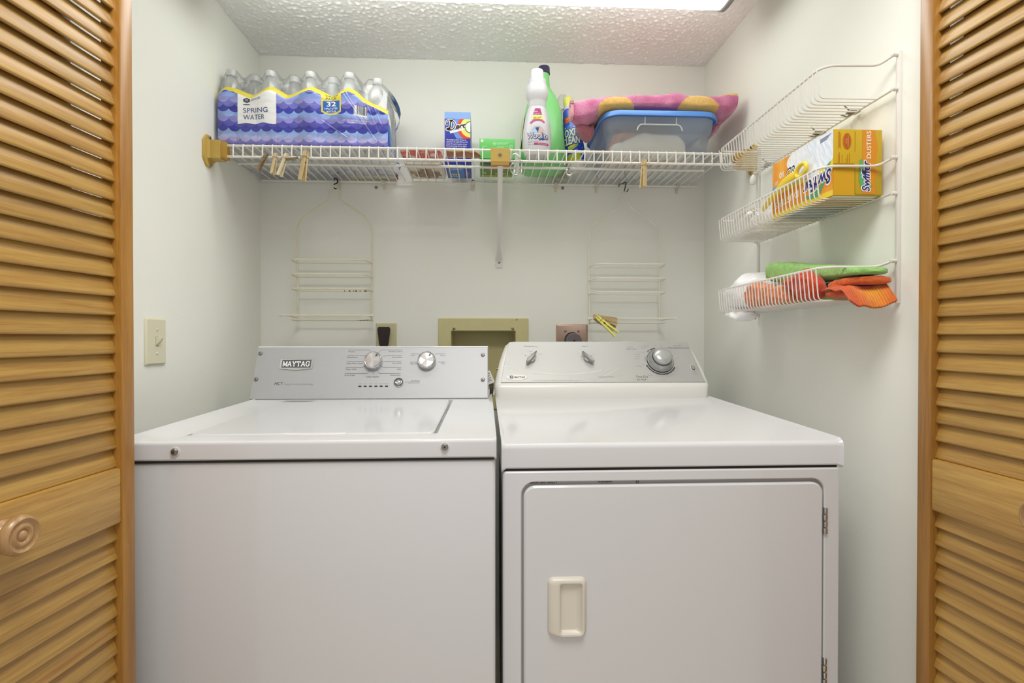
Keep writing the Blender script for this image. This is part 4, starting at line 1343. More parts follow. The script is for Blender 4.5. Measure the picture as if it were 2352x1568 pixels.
for r_ in range(-1, 16):
    zc = 1.700 + r_ * pS
    off = (r_ % 2) * wS / 2 + .006
    dx = (XX - off + wS / 2) % wS - wS / 2
    m = (dx ** 2 + (ZZ - zc - wS * .30) ** 2 < (wS * .56) ** 2) | (ZZ > zc + wS * .30)
    sh = 1 + .05 * (((np.floor((XX - off + wS / 2) / wS) * 7) % 3) - 1)
    C[m] = (pal[(11 - r_) % 12][None, :] * sh[m][:, None])
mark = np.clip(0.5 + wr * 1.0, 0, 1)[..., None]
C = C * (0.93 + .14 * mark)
yel = hexs('#dccb44')
C[ZZ > (zt - .0175)[:, None]] = yel
# white label
lx0_, lx1_, lz0_ = -.7495, -.6345, 1.774
lab = (XX > lx0_) & (XX < lx1_) & (ZZ > lz0_ + .004 * np.sin((XX + .75) * 60) ** 2) & (ZZ < (zt - .0175)[:, None])
C[lab] = hexs('#e9e9ea')
# value badge
bx0, bx1 = -.5005, -.4400
xm = (bx0 + bx1) / 2
def shield(g):
    return (XX > bx0 + g) & (XX < bx1 - g) & (ZZ > 1.8075 + g * 1.1 + (np.abs(XX - xm)) * .0 + np.maximum(0, .0) ) & (ZZ > 1.8035 + g * 1.2 + np.maximum(0, np.abs(XX - xm) - .0) * .42)
C[shield(0) & (ZZ < (zt)[:, None])] = yel
sb_ = shield(.0045) & (ZZ < 1.8510)
C[sb_] = hexs('#2f66b8')
# barcode
bc = (XX > -.402) & (XX < -.363) & (ZZ > 1.806 - (XX + .40) * .12) & (ZZ < 1.838 - (XX + .40) * .12)
C[bc] = hexs('#dcdde2')
bars = bc & ((np.floor((XX + .402) * 900 * (1 + .25 * np.sin((XX + .402) * 500))) % 2) == 0) & (ZZ > 1.811 - (XX + .40) * .12)
C[bars] = hexs('#3a3d4a')
P = np.stack([XX, YY, ZZ], -1)
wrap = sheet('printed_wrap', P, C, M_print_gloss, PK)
def wrapmap(a, b, c=0.0):
    i = int(round((a + .8155) / (.5175) * (nu - 1))); i = max(0, min(nu - 1, i))
    j = (b - ZB) / (zt[i] - ZB) * (nv - 1); j = max(0, min(nv - 1, int(round(j))))
    return Vector((a, YY[i, j] - .0007 - c, b))
mb = MB()
M_navy = mat('navy_print', '#2b3f82', .4)
mb.text('SPRING', wrapmap, -.7335, 1.817, M_navy, h=.0155, w=.076, align='l', n=0, bold=-.004)
mb.text('WATER', wrapmap, -.7330, 1.796, M_navy, h=.0155, w=.066, align='l', n=0, bold=-.004)
mb.stroke([(-.7335, 1.8345), (-.7145, 1.8345)], .0024, wrapmap, M_black, 0)
mb.flat([(-.7335, 1.8440), (-.7235, 1.8395), (-.7140, 1.8440), (-.7140, 1.8510), (-.7235, 1.8555), (-.7335, 1.8510)], wrapmap, mat('charcoal_print', '#4a4b4f', .4), 0)
mb.text('SE', wrapmap, -.7237, 1.8476, M_white_ink, h=.0060, n=.0010)
mb.text('GROCERS', wrapmap, -.7110, 1.8490, mat('charcoal_print', '#4a4b4f', .4), h=.0075, w=.031, align='l', n=0, rot=.16)
mb.text('VALUE', wrapmap, xm, 1.8690, M_grey_ink, h=.0085, w=.040, n=0)
mb.text('PACK', wrapmap, xm, 1.8580, M_grey_ink, h=.0088, w=.034, n=0)
mb.text('32', wrapmap, xm, 1.8410, M_white_ink, h=.0145, w=.029, n=0, bold=.02)
mb.text('HALF LITER', wrapmap, xm, 1.8270, M_white_ink, h=.0056, w=.040, n=0, bold=.012)
mb.text('BOTTLES', wrapmap, xm, 1.8180, M_white_ink, h=.0056, w=.029, n=0, bold=.012)
mb.text('32 PACK', wrapmap, -.369, 1.7985, M_white_ink, h=.0058, w=.022, n=0)
mb.text('16.9 FL OZ (1.05 PT) 500 mL BOTTLES', wrapmap, -.398, 1.7900, M_white_ink, h=.0040, w=.072, n=0)
mb.text('TOTAL 540.8 FL OZ (4.2 GAL) 16 L', wrapmap, -.393, 1.7835, M_white_ink, h=.0040, w=.060, n=0)
flatbuild('wrap_lettering', mb, wrap)
# clear film over the bottle tops
fx = np.linspace(-.8155, -.305, 150); fy = np.linspace(0, 1, 46)
P = np.zeros((150, 46, 3))
cc = np.array(caps)
zti = np.interp(fx, X, zt)
for i, x in enumerate(fx):
    yf = YY[min(nu - 1, int((x + .8155) / .5175 * (nu - 1))), -1]
    for j, t in enumerate(fy):
        y = yf + t * (1.93 - yf)
        d = np.hypot(cc[:, 0] - x, cc[:, 1] - y)
        hgt = np.where(np.arange(len(cc)) == 7, 1.941, 1.9530)
        h = np.max(np.where(d < .016, hgt, hgt - (d - .016) * 1.15))
        h = max(h, 1.885 if x < -.38 else 1.885 - (x + .38) * .6)
        k = min(1, t / .10)
        P[i, j] = (x, y, zti[i] * (1 - k) + h * k + .0008 + .0012 * nz((x, y, 0), 60))
M_film = film_mat('clear_shrink_film', '#eef0f0', 0.86, 0.12, 0.25)
sheet('clear_film', P, None, M_film, PK)
# printed back of the wrap
bx_ = np.linspace(-.812, -.318, 120); bz = np.linspace(1.708, 1.905, 50)
P = np.zeros((120, 50, 3)); C = np.zeros((120, 50, 3))
for i, x in enumerate(bx_):
    for j, z in enumerate(bz):
        P[i, j] = (x, 1.9365 + .004 * math.cos((x + .782) / .0625 * 2 * PI), z + .006 * math.cos((x + .782) / .0625 * 2 * PI) * (j / 49))
        C[i, j] = hexs('#e6d64a') if j > 45 else pal[(j // 4) % 12]
sheet('wrap_back', P, C, M_print_gloss, PK)
# underside film with blue edges
M_under = film_print('printed_underside_film', 0.28, 0.2, 0.12)
ux = np.linspace(-.812, -.300, 160); uy = np.linspace(1.672, 1.936, 90)
P = np.zeros((160, 90, 3)); C = np.zeros((160, 90, 3))
for i, x in enumerate(ux):
    for j, y in enumerate(uy):
        a = nz((x, y, 0), 26); b = nz((x, y, 2), 70)
        P[i, j] = (x, y, ST + .0008 + max(0, .0016 + a * .0018 + b * .0010))
        edge = y > 1.885 + .018 * math.sin(x * 55) + .01 * a
        C[i, j] = hexs('#7d83cf') if edge else hexs('#e3e8f2') * (1 + .05 * b)
sheet('wrap_underside', P, C, M_under, PK)
# torn end: blue flap and lower corner
M_flap = print_mat('torn_wrap_print', .22)
def strip(pts, wdir, w0, w1, colf, name, n=30, m=8):
    Q = smooth_path(pts, n // (len(pts) - 1) + 1)
    P = np.zeros((len(Q), m, 3)); C = np.zeros((len(Q), m, 3))
    for i, q in enumerate(Q):
        t = i / (len(Q) - 1); w = w0 + (w1 - w0) * t
        ww = w if not callable(w) else w(t)
        for j in range(m):
            s = (j / (m - 1) - .5)
            sc = math.sin(PI * min(1, .06 + t * .96)) ** .6
            p = q + Vector(wdir) * s * ww * sc + Vector((.002 * nz((i * .2, j * .4, 1)), .004 * nz((i * .15, j * .5, 5)), 0))
            P[i, j] = p; C[i, j] = colf(t, s)
    return sheet(name, P, C, M_flap, PK)
strip([(-.326, 1.83, 1.955), (-.306, 1.84, 1.925), (-.291, 1.845, 1.885), (-.292, 1.84, 1.855), (-.303, 1.83, 1.825)], (.25, -.9, .25), .040, .046,
      lambda t, s: hexs('#2f68b4') if s > -.1 else (hexs('#6f98d0') if s > -.3 else hexs('#27559c')), 'torn_flap')
P = np.zeros((30, 24, 3)); C = np.zeros((30, 24, 3))
for i in range(30):
    for j in range(24):
        t = i / 29; s = j / 23
        y = 1.668 + t * .17; zt_ = 1.823 - .35 * t * .17 - .085 * t
        P[i, j] = (-.2995 + .008 * math.sin(t * 9) * .5 + .012 * (1 - s) * t, y, 1.7055 + s * (zt_ - 1.7055))
        C[i, j] = hexs('#2d62b0') if s < .8 - .35 * t else hexs('#dfe4ea')
sheet('wrap_end', P, C, M_flap, PK)

# ---------------------------------------------------------------- carton behind the pack
def carton(name, label, lo, hi, m, cat='box'):
    t = thing(name, label, cat, ((lo[0] + hi[0]) / 2, (lo[1] + hi[1]) / 2, lo[2]))
    build('carton_body', MB().box(lo, hi, m, .0012, 2), t)
    return t
M_card = mat('pale_grey_card', '#c9c3b4', .7, var=.05, vscale=40)
M_cardred = mat('maroon_card', '#8a4440', .6)
t = carton('flat_carton', 'low pale carton with a maroon end lying behind the water bottle pack', (-.485, 1.941, ST), (-.321, 1.984, ST + .05), M_card)
build('end_panel', MB().box((-.321, 1.9405, ST), (-.3185, 1.9845, ST + .05), M_cardred, .0005), t)

# ---------------------------------------------------------------- blue dye box
t = thing('dye_box', 'blue powder carton lettered Dart with a rainbow ring, standing at the back of the shelf', 'box', (-.0925, 1.87, ST))
bx0, bx1, by0, by1, bz1 = -.1345, -.0495, 1.785, 1.955, 1.8725
M_dblue = mat('deep_blue_card', '#2f39a8', .35)
M_lblue = mat('light_blue_card', '#86abe6', .35)
build('carton_body', MB().box((bx0, by0, ST), (bx1, by1, bz1), M_dblue, .001, 2), t)
TF = frame((bx0, by0, ST), (1, 0, 0), (0, 0, 1)); w_, h_ = bx1 - bx0, bz1 - ST
mb = MB()
mb.flat([(.0, h_ - .0225), (w_, h_ - .0225), (w_, h_), (.0, h_)], TF, M_lblue, .0004)
def arcring(cx, cy, r0, r1, m, n, clipx, y0, y1):
    """ring print clipped to the front of the carton"""
    K = 60; row0 = []; row1 = []
    for i in range(K + 1):
        a = math.radians(80 + 215 * i / K)
        for r, row in ((r0, row0), (r1, row1)):
            row.append((min(clipx, cx + r * math.cos(a)), min(y1, max(y0, cy + r * math.sin(a)))))
    vs = [TF(p[0], p[1], n) for p in row0 + row1]
    mb.add(vs, [(i, i + 1, K + 2 + i, K + 1 + i) for i in range(K)], m)
cxr, cyr = w_ + .001, .1190
yT, yB = h_ - .0228, .0805
arcring(cxr, cyr, .043, .060, mat('sky_blue_print', '#6f93dd', .35), .0005, w_, yB, yT)
arcring(cxr, cyr, .0325, .0445, mat('red_orange_print', '#d8492c', .35), .0006, w_, yB, yT)
arcring(cxr, cyr, .0195, .0340, mat('pale_yellow_print', '#e9e07c', .35), .0007, w_, yB, yT)
arcring(cxr, cyr, .0160, .0205, mat('leaf_green_print', '#4f9a4c', .35), .0008, w_, yB, yT)
arcring(cxr, cyr, .0005, .0168, mat('mint_white_print', '#e8efe6', .35), .0009, w_, yB, yT)
def script_dart(grow, m, n):
    k = .0060
    Dl = [([(.021, .113), (.0165, .083)], .0046 + grow), ([(.0185, .1130), (.0275, .1115), (.034, .1045), (.0345, .096), (.030, .0875), (.0225, .0825), (.015, .0820), (.0085, .0825), (.0068, .0852), (.010, .0875), (.016, .0862)], .0030 + grow),
          ([(.028, .1135), (.018, .1150), (.010, .1130), (.0055, .1065), (.0062, .1005), (.009, .1015)], .0024 + grow)]
    for p, wdt in Dl:
        q = smooth_path([(a, b, 0) for a, b in p], 5)
        mb.stroke([(v.x, v.y + .0265) for v in q], wdt, TF, m, n)
    mb.text('art', TF, .0360, .1225, m, h=.0165, w=.034, align='l', bold=.028 + grow * 16, shear=.28, n=n, rot=.10)
script_dart(.0046, M_white_ink, .0011)
mb.flat([(.0165, .1045), (.019, .097), (.064, .110), (.060, .114)], TF, M_white_ink, .0011)
script_dart(.0, M_black, .0014)
for k, s in enumerate(('This package contains 10 uses (as', 'measured to the regular fill line on the', 'scoop). The precise number of uses', 'from each package will vary slightly', 'with the method of measuring and')):
    mb.text(s, TF, .0055, .0770 - k * .0068, M_white_ink, h=.0042, w=[.066, .071, .068, .067, .062][k], align='l', bold=.014, n=.0006)
UF = frame((bx0, by0, ST), (1, 0, 0), (0, 1, 0)); UF2 = (lambda a, b, c=0.0: Vector((bx0 + a, by0 + b, ST - c)))
mb.flat([(.006, .01), (.06, .01), (.06, .165), (.006, .165)], UF2, mat('mid_blue_card', '#3f78c8', .4), .0004)
mb.flat([(.012, .115), (.044, .115), (.044, .150), (.012, .150)], UF2, M_white_ink, .0006)
for k in range(11):
    mb.stroke([(.0145 + k * .0026, .119), (.0145 + k * .0026, .147)], .0008 + .0007 * (k % 3), UF2, M_black, .0008)
mb.stroke([(.012, .012), (.03, .030), (.05, .014)], .006, UF2, mat('pale_yellow_print', '#e9e07c', .35), .0006)
mb.stroke([(.010, .018), (.03, .038), (.054, .018)], .004, UF2, mat('red_orange_print', '#d8492c', .35), .0007)
mb.text('Dart', UF2, .034, .065, M_white_ink, h=.016, n=.0006, shear=.3)
mb.text('laundry dye', UF2, .072, .11, M_white_ink, h=.006, n=.0006, rot=PI / 2)
flatbuild('carton_print', mb, t)
build('tuck_flap', MB().box((bx0 + .002, by0 + .001, bz1), (bx1 - .03, by1 - .05, bz1 + .0008), M_lblue), t)

# ---------------------------------------------------------------- green box of sheets
t = thing('green_box', 'low green carton with small white print behind the tan brace cap', 'box', (.0385, 1.84, ST))
gx0, gx1, gy0, gy1, gz1 = -.019, .0965, 1.742, 1.935, 1.7715
M_green = mat('fresh_green_card', '#67c465', .35)
M_dgreen = mat('olive_green_card', '#5d8a2c', .4)
build('carton_body', MB().box((gx0, gy0, ST), (gx1, gy1, gz1), M_green, .001, 2), t)
GF = frame((gx0, gy0, ST), (1, 0, 0), (0, 0, 1)); GU = (lambda a, b, c=0.0: Vector((gx0 + a, gy0 + b, ST - c)))
gw, gh = gx1 - gx0, gz1 - ST
mb = MB()
mb.flat([(0, 0), (gw, 0), (gw, .003), (0, .003)], GF, mat('forest_green_print', '#27602e', .4), .0004)
mb.flat(rrect(.0045, gh - .0115, .0125, gh - .0035, .001, 2), GF, M_white_ink, .0004); mb.text('U', GF, .0085, gh - .0075, M_grey_ink, h=.004, n=.0006)
mb.stroke(ellipse(.049, gh - .0165, .0048, .0048, 20), .0008, GF, M_white_ink, .0005, True); mb.stroke([(.0465, gh - .0165), (.0515, gh - .0165)], .0014, GF, M_white_ink, .0005)
mb.stroke(ellipse(.1025, gh - .0265, .0050, .0066, 20), .0008, GF, M_white_ink, .0005, True); mb.stroke([(.1005, gh - .0265), (.1045, gh - .0265)], .0014, GF, M_white_ink, .0005)
for k, s in enumerate(('made of paperboard from well-managed', 'forests and recycled fibre', 'please recycle this carton', 'contents may settle', 'keep in a dry place')):
    mb.text(s, GF, .0565, gh - (.0115, .0150, .0185, .0240, .0272)[k], M_white_ink, h=.0024, w=(.041, .036, .030, .035, .022)[k], align='l', n=.0005)
mb.text('fabric softener', GF, .0080, gh - .0245, M_white_ink, h=.0026, w=.018, align='l', n=.0005); mb.text('sheets', GF, .0080, gh - .0275, M_white_ink, h=.0026, align='l', n=.0005)
mb.flat([(.003, .004), (gw - .003, .004), (gw - .003, gy1 - gy0 - .004), (.003, gy1 - gy0 - .004)], GU, M_dgreen, .0004)
mb.flat([(.003, .168), (gw - .003, .168), (gw - .003, .186), (.003, .186)], GU, mat('mustard_print', '#b9ad3a', .4), .0006)
mb.stroke([(.006, .142), (.016, .130), (.020, .150)], .004, GU, M_white_ink, .0008)
mb.text('unst', GU, .062, .105, mat('orange_print', '#d8743a', .4), h=.030, w=.062, n=.0008, bold=.02)
mb.text('fresh', GU, .075, .15, M_white_ink, h=.016, n=.0008, shear=.3)
mb.flat(ellipse(.058, .035, .05, .024, 24), GU, mat('forest_green_print', '#27602e', .4), .0006)
flatbuild('carton_print', mb, t)

# ---------------------------------------------------------------- soft lumps (bags, cloths)
def lump(name, axis, stations, colf, m, parent=None, loc=None, nt_=60, nr=36, p=2.6, amp=.002, f=40, seed=1.0, endr=.08, fine=0.0, ff=300):
    """Closed soft form. stations: (t, centre, half width, z bottom, z top) along x or y."""
    S_ = np.array(stations, float); T = np.linspace(S_[0, 0], S_[-1, 0], nt_)
    I = [np.interp(T, S_[:, 0], S_[:, k]) for k in range(1, 5)]
    kk = max(3, nt_ // (2 * len(stations)) | 1); ker = np.hanning(kk + 2)[1:-1]; ker /= ker.sum()
    I = [np.convolve(np.pad(a, kk // 2, mode='edge'), ker, 'valid')[:nt_] for a in I]
    P = np.zeros((nr, nt_, 3)); C = np.zeros((nr, nt_, 3))
    L = S_[-1, 0] - S_[0, 0]
    for j in range(nt_):
        u = j / (nt_ - 1)
        e = 1.0
        if u < endr: e = math.sqrt(max(0, 1 - (1 - u / endr) ** 2))
        if u > 1 - endr: e = min(e, math.sqrt(max(0, 1 - (1 - (1 - u) / endr) ** 2)))
        e = max(e, .02)
        c, w, zb, zt_ = (a[j] for a in I)
        zm = (zb + zt_) / 2; h = (zt_ - zb) / 2
        for i in range(nr):
            a = 2 * PI * i / nr
            ca, sa = math.cos(a), math.sin(a)
            lat = math.copysign(abs(ca) ** (2 / p), ca); ver = math.copysign(abs(sa) ** (2 / p), sa)
            q = [T[j], c + w * e * lat, zm + h * e * ver] if axis == 'x' else [c + w * e * lat, T[j], zm + h * e * ver]
            d = amp * nz(q, f, seed) + (fine * nz(q, ff, seed + 3) if fine else 0)
            o = [0, lat, ver] if axis == 'x' else [lat, 0, ver]
            lo_ = math.hypot(lat, ver) or 1
            if ver < -.5: d = max(d, 0) * -.2
            q = [q[k] + o[k] / lo_ * d * e for k in range(3)]
            P[i, j] = q; C[i, j] = colf(q, a, u)
    return sheet(name, P, C, m, parent, loc, wrap=True)
def mix(a, b, t): return a * (1 - t) + b * t
M_bag = print_mat('glossy_bag_print', .22)
Wt, Rd = hexs('#ece6e4'), hexs('#d9503e')
def c_red(q, a, u):
    n1 = nz((q[0], q[1] * .4, 0), 22, 4)
    return Wt if (n1 > .12 or q[1] > 1.775) else mix(Rd, hexs('#f0b0a6'), max(0, min(1, nz(q, 60, 2) * 1.4 + .15)))
o = lump('red_packet', 'x', [(-.268, 1.735, .06, ST + .0005, ST + .010), (-.20, 1.735, .062, ST + .0005, ST + .012), (-.137, 1.735, .058, ST + .0005, ST + .010)], c_red, M_bag, None, (-.20, 1.735, ST), 60, 40, 3.2, .0015, 60)
setp(o, 'thin glossy red and white packet lying flat near the shelf front', 'packet')
br_, cr_, gr_ = hexs('#8b6748'), hexs('#ddd5c2'), hexs('#5d5a48')
def c_photo(q, a, u):
    ex = (q[0] + .203) / .052; ey = (q[1] - 1.91) / .05
    n1 = nz(q, 45, 6); n2 = nz(q, 110, 3)
    if ex * ex + ey * ey + n1 * .6 < 1:
        return mix(br_, hexs('#c08a68') if n2 > 0 else gr_, abs(n2) * 1.4 if abs(n2) < .6 else .8)
    return cr_ * (1 + .06 * n1)
o = lump('food_packet', 'x', [(-.272, 1.895, .086, ST + .0005, ST + .014), (-.20, 1.895, .087, ST + .0005, ST + .018), (-.139, 1.895, .085, ST + .0005, ST + .014)], c_photo, M_bag, None, (-.205, 1.895, ST), 70, 60, 5, .001, 40)
setp(o, 'cream flat packet with a brown food picture beneath, lying left of the blue carton', 'packet')
Or, Yo = hexs('#a75418'), hexs('#c9a52c')
def c_or(q, a, u):
    if u < .10: return Wt
    if q[1] < 1.682 + .004 * math.sin(q[0] * 120): return Yo
    if q[1] > 1.735 + .004 * math.sin(q[0] * 90): return hexs('#d8d2a8')
    return Or * (1 + .12 * nz(q, 60))
o = lump('orange_packet', 'x', [(-.132, 1.708, .036, ST + .0005, ST + .010), (-.08, 1.708, .038, ST + .0005, ST + .013), (-.04, 1.708, .036, ST + .0005, ST + .010), (-.014, 1.725, .012, ST + .0005, ST + .004)], c_or, M_bag, None, (-.075, 1.708, ST), 60, 40, 3, .001, 60)
setp(o, 'small brown-orange packet lying in front of the blue carton', 'packet')

# ---------------------------------------------------------------- bottles
def bottle_map(x, y, rfun, sy=1.0, z0=ST):
    """(arc, height) -> point on the front of an upright bottle."""
    def f(a, b, c=0.0):
        r = rfun(b)
        th = a / max(r, 1e-4)
        return Vector((x + (r + c) * math.sin(th), y - (r * sy + c) * math.cos(th), z0 + b))
    return f
t = thing('detergent_bottle', 'white detergent bottle lettered Woolite with bulb-shaped neck, in front of the green bottle', 'bottle', (.166, 1.724, ST))
M_wplas = mat('white_bottle_plastic', '#cdcdd1', .3)
wprof = [(.001, .002), (.034, .0015), (.0395, .004), (.0420, .010), (.0452, .028), (.0470, .048), (.0465, .066), (.0445, .088), (.0410, .110), (.0370, .130), (.0320, .148), (.0290, .1575),
         (.0278, .160), (.0290, .1625), (.0278, .165), (.0288, .1675), (.0276, .170), (.0286, .1725), (.0276, .175), (.0295, .181), (.0340, .192), (.0362, .204), (.0358, .214), (.0335, .224), (.0300, .232), (.0285, .235)]
def wr_(z): return float(np.interp(z, [p[1] for p in wprof[1:]], [p[0] for p in wprof[1:]]))
sy = .68
# round the neck: separate rings so that only the body is flattened
rings = []
for r, z in wprof:
    k = sy + (1 - sy) * min(1, max(0, (z - .13) / .05))
    rings.append([(t.location.x + r * math.cos(2 * PI * i / 36), t.location.y + r * k * math.sin(2 * PI * i / 36), ST + z) for i in range(36)])
build('bottle_body', MB().loft(rings, M_wplas), t, sharp=50)
cap = MB().lathe([(.0285, .234), (.0287, .2365), (.0287, .248), (.0262, .251), (.0222, .2525)], M_wplas, 32, t.location)
c = build('cap_collar', cap, t)
mb = MB(); rings = []
for z, r in ((.2515, .0203), (.278, .0197), (.2805, .0185), (.281, .001)):
    rings.append([(t.location.x + (r + (.0007 if i % 2 and r > .01 else 0)) * math.cos(2 * PI * i / 48), t.location.y + (r + (.0007 if i % 2 and r > .01 else 0)) * math.sin(2 * PI * i / 48), ST + z) for i in range(48)])
build('bottle_cap', mb.loft(rings, mat('white_cap_plastic', '#dadada', .35)), t, sharp=25)
def wm(a, b, c=0.0):
    r = wr_(b); k = sy + (1 - sy) * min(1, max(0, (b - .13) / .05)); th = a / r
    return Vector((t.location.x + (r + c) * math.sin(th), t.location.y - (r * k + c) * math.cos(th), ST + b))
def gridpoly(mb, left, right, z0, z1, m, n=.0005, K=12, J=10):
    """filled shape between two side curves left(z), right(z)"""
    vs = []
    for i in range(K + 1):
        z = z0 + (z1 - z0) * i / K
        for j in range(J + 1):
            vs.append(wm(left(z) + (right(z) - left(z)) * j / J, z, n))
    mb.add(vs, [(i * (J + 1) + j, i * (J + 1) + j + 1, (i + 1) * (J + 1) + j + 1, (i + 1) * (J + 1) + j) for i in range(K) for j in range(J)], m)
M_mag = mat('magenta_print', '#b8437f', .35); M_yel = mat('lemon_print', '#e8d94a', .35)
mb = MB()
gridpoly(mb, lambda z: -.008 - (.150 - z) * .36, lambda z: .008 + (.150 - z) * .30, .1305, .1500, M_mag)
gridpoly(mb, lambda z: -.0155 - (.1275 - z) * .36, lambda z: .0135 + (.1305 - z) * .36, .1145, .1275, M_yel, .0006)
def arcstroke(r, w0, cx, cz, a0, a1, m, n):
    pts = [(cx + r * math.cos(math.radians(a0 + (a1 - a0) * i / 24)), cz + r * math.sin(math.radians(a0 + (a1 - a0) * i / 24))) for i in range(25)]
    mb.stroke(pts, w0, wm, m, n)
arcstroke(.034, .0062, .0005, .079, 50, 138, M_mag, .0007)
mb.text('50% more', wm, -.002, .1205, M_navy, h=.0072, w=.026, n=.0009, shear=.3, rot=.18)
mb.text('NEW', wm, -.006, .1395, M_white_ink, h=.004, n=.0008); mb.text('loads clean', wm, -.002, .1335, M_white_ink, h=.003, n=.0008, rot=.1)
arcstroke(.0215, .0022, 0, .071, 0, 180, mat('grey_ring_print', '#c3c5d2', .4), .0006)
M_sky = mat('pale_sky_print', '#a9cbea', .35); M_skin = mat('rosy_beige_print', '#d6b1a2', .4)
for i in range(12):
    a0 = math.radians(15 * i); a1 = math.radians(15 * (i + 1))
    mm = M_skin if i < 5 else (M_navy if i < 8 else M_sky)
    mb.add([wm(0, .071, .0008), wm(.0175 * math.cos(a0), .071 + .0175 * math.sin(a0), .0008), wm(.0175 * math.cos(a1), .071 + .0175 * math.sin(a1), .0008)], [(0, 1, 2)], mm)
mb.text('Woolite', wm, -.0005, .0615, M_navy, h=.0190, w=.074, bold=.055, n=.0011)
mb.text('Woolite', wm, -.0005, .0615, M_white_ink, h=.0178, w=.070, bold=-.008, n=.0015)
mb.stroke([(.004, .0465), (.018, .0535)], .003, wm, M_navy, .0009); mb.stroke([(.014, .0475), (.024, .0530)], .003, wm, M_navy, .0009)
mb.text('fabric wash', wm, -.016, .0435, M_ltgrey_ink, h=.0042, w=.034, n=.0009, rot=.05)
gridpoly(mb, lambda z: -.012, lambda z: .038, .0325, .0390, M_mag, .0006)
mb.text('for all delicates', wm, .016, .0358, M_white_ink, h=.0028, w=.030, n=.0009)
mb.text('gentle care', wm, -.023, .0355, mat('mauve_print', '#a7a3d0', .4), h=.0046, w=.022, n=.0009)
flatbuild('bottle_label', mb, t)

t = thing('green_bottle', 'tall bright green laundry bottle with dark purple cap behind the white bottle', 'bottle', (.198, 1.870, ST))
M_gplas = mat('bright_green_plastic', '#83d483', .3)
gprof = [(.001, .004, 1), (.060, .003, 1), (.074, .006, 1), (.0805, .018, 1), (.0805, .05, 1), (.0765, .085, 1), (.072, .12, 1), (.0695, .15, 1), (.0655, .185, 1), (.0610, .215, .95), (.0560, .235, .9), (.0455, .258, .85), (.0320, .278, .9), (.0235, .293, 1), (.0215, .31, 1), (.0200, .338, 1), (.0190, .342, 1)]
rings = []
for r, z, k in gprof:
    q = 2.6 if z < .2 else 2.0
    kk = (1.12 if z < .2 else 1.12 - (z - .2) / .09 * .12 if z < .29 else 1.0)
    ring = []
    for i in range(44):
        a = 2 * PI * i / 44
        ca, sa = math.cos(a), math.sin(a)
        ring.append((t.location.x + math.copysign(abs(ca) ** (2 / q), ca) * r + (.004 if z > .29 else .004 * max(0, z) / .29), t.location.y + math.copysign(abs(sa) ** (2 / q), sa) * r * kk * (1 if z > .01 else .95), ST + z))
    rings.append(ring)
build('bottle_body', MB().loft(rings, M_gplas), t, sharp=60)
build('bottle_cap', MB().lathe([(.0185, .340), (.0212, .341), (.0212, .345), (.0205, .346), (.0200, .362), (.0185, .3655), (.001, .366)], mat('dark_purple_cap', '#3d3559', .35), 30, (.2045, 1.870, ST)), t)
mb = MB()
LG = lambda a, b, c=0.0: Vector((t.location.x - .0715 + .0000 + (.06 - (b - .05) * .11) * 0 - (.0 + c) - (.0085 - (b - .05) * .085) , t.location.y + a, ST + b))
mb.flat([(-.045, .06), (.045, .06), (.045, .19), (-.045, .19)], LG, mat('yellow_side_label', '#d8cf6a', .4), .0006)
flatbuild('side_label', mb, t)

# blue spray-top cleaner, leaning a little
OX = bpy.data.objects.new('stain_remover_bottle', None); COL.objects.link(OX); ORG[OX] = Vector((0, 0, 0))
setp(OX, 'leaning blue stain remover bottle with lemon-yellow cap beside the storage bin', 'bottle')
obz = [.0, .004, .028, .05, .09, .13, .165, .19, .2075, .213]; obr = [.030, .0335, .0345, .0345, .0335, .031, .0275, .0245, .0225, .0195]
orf = lambda z: float(np.interp(z, obz, obr))
nA, nZ = 120, 150
P = np.zeros((nA, nZ, 3)); C = np.zeros((nA, nZ, 3))
random.seed(3)
spl = [(random.uniform(-.05, .06), random.uniform(.05, .17), random.uniform(.0007, .0018)) for _ in range(110)]
sp = np.array(spl)
for i in range(nA):
    a = 2 * PI * i / nA
    for j in range(nZ):
        z = .028 + (.213 - .028) * j / (nZ - 1); r = orf(z)
        P[i, j] = (r * math.sin(a), -r * math.cos(a), z)
        s = (a if a < PI else a - 2 * PI) * r
        col = mix(hexs('#2450c4'), hexs('#4a55c4'), max(0, (z - .15) / .06) if z > .15 else 0)
        d = np.hypot(sp[:, 0] - s, sp[:, 1] - z)
        cx = math.hypot((s + .004), (z - .115)) / .05
        if cx < 1: col = mix(hexs('#5b9be6'), col, cx)
        if np.any(d < sp[:, 2]): col = hexs('#dbeaf8')
        if z < .052 and s < .012: col = hexs('#b7c23c')
        C[i, j] = col
sheet('bottle_body', P, C, M_print_gloss, OX, wrap=True)
build('bottle_base', MB().lathe([(.001, .002), (.026, .001), (.030, .0), (.0335, .004), (.0347, .0285)], mat('milky_base_plastic', '#d9d9d4', .3), 40), OX)
build('neck_ring', MB().lathe([(.0195, .2125), (.0190, .2145), (.0175, .217), (.0175, .226), (.016, .227)], M_wplas, 32), OX)
build('bottle_cap', MB().lathe([(.0163, .2240), (.0172, .2245), (.0172, .228), (.0168, .2285), (.0164, .252), (.0150, .2545), (.001, .255)], mat('lemon_cap', '#d8d664', .35), 32), OX)
om = bottle_map(0, 0, orf, 1.0, 0.0)
mb = MB()
M_redp = mat('red_sticker', '#cf4a2c', .4)
quadpatch(mb, [(-.028, .158), (-.004, .166), (-.001, .186), (-.025, .180)], om, M_redp, .0006)
mb.text('new', om, -.015, .176, M_yel, h=.006, n=.0009, rot=.2); mb.text('sealed', om, -.016, .167, M_yel, h=.004, n=.0009, rot=.2)
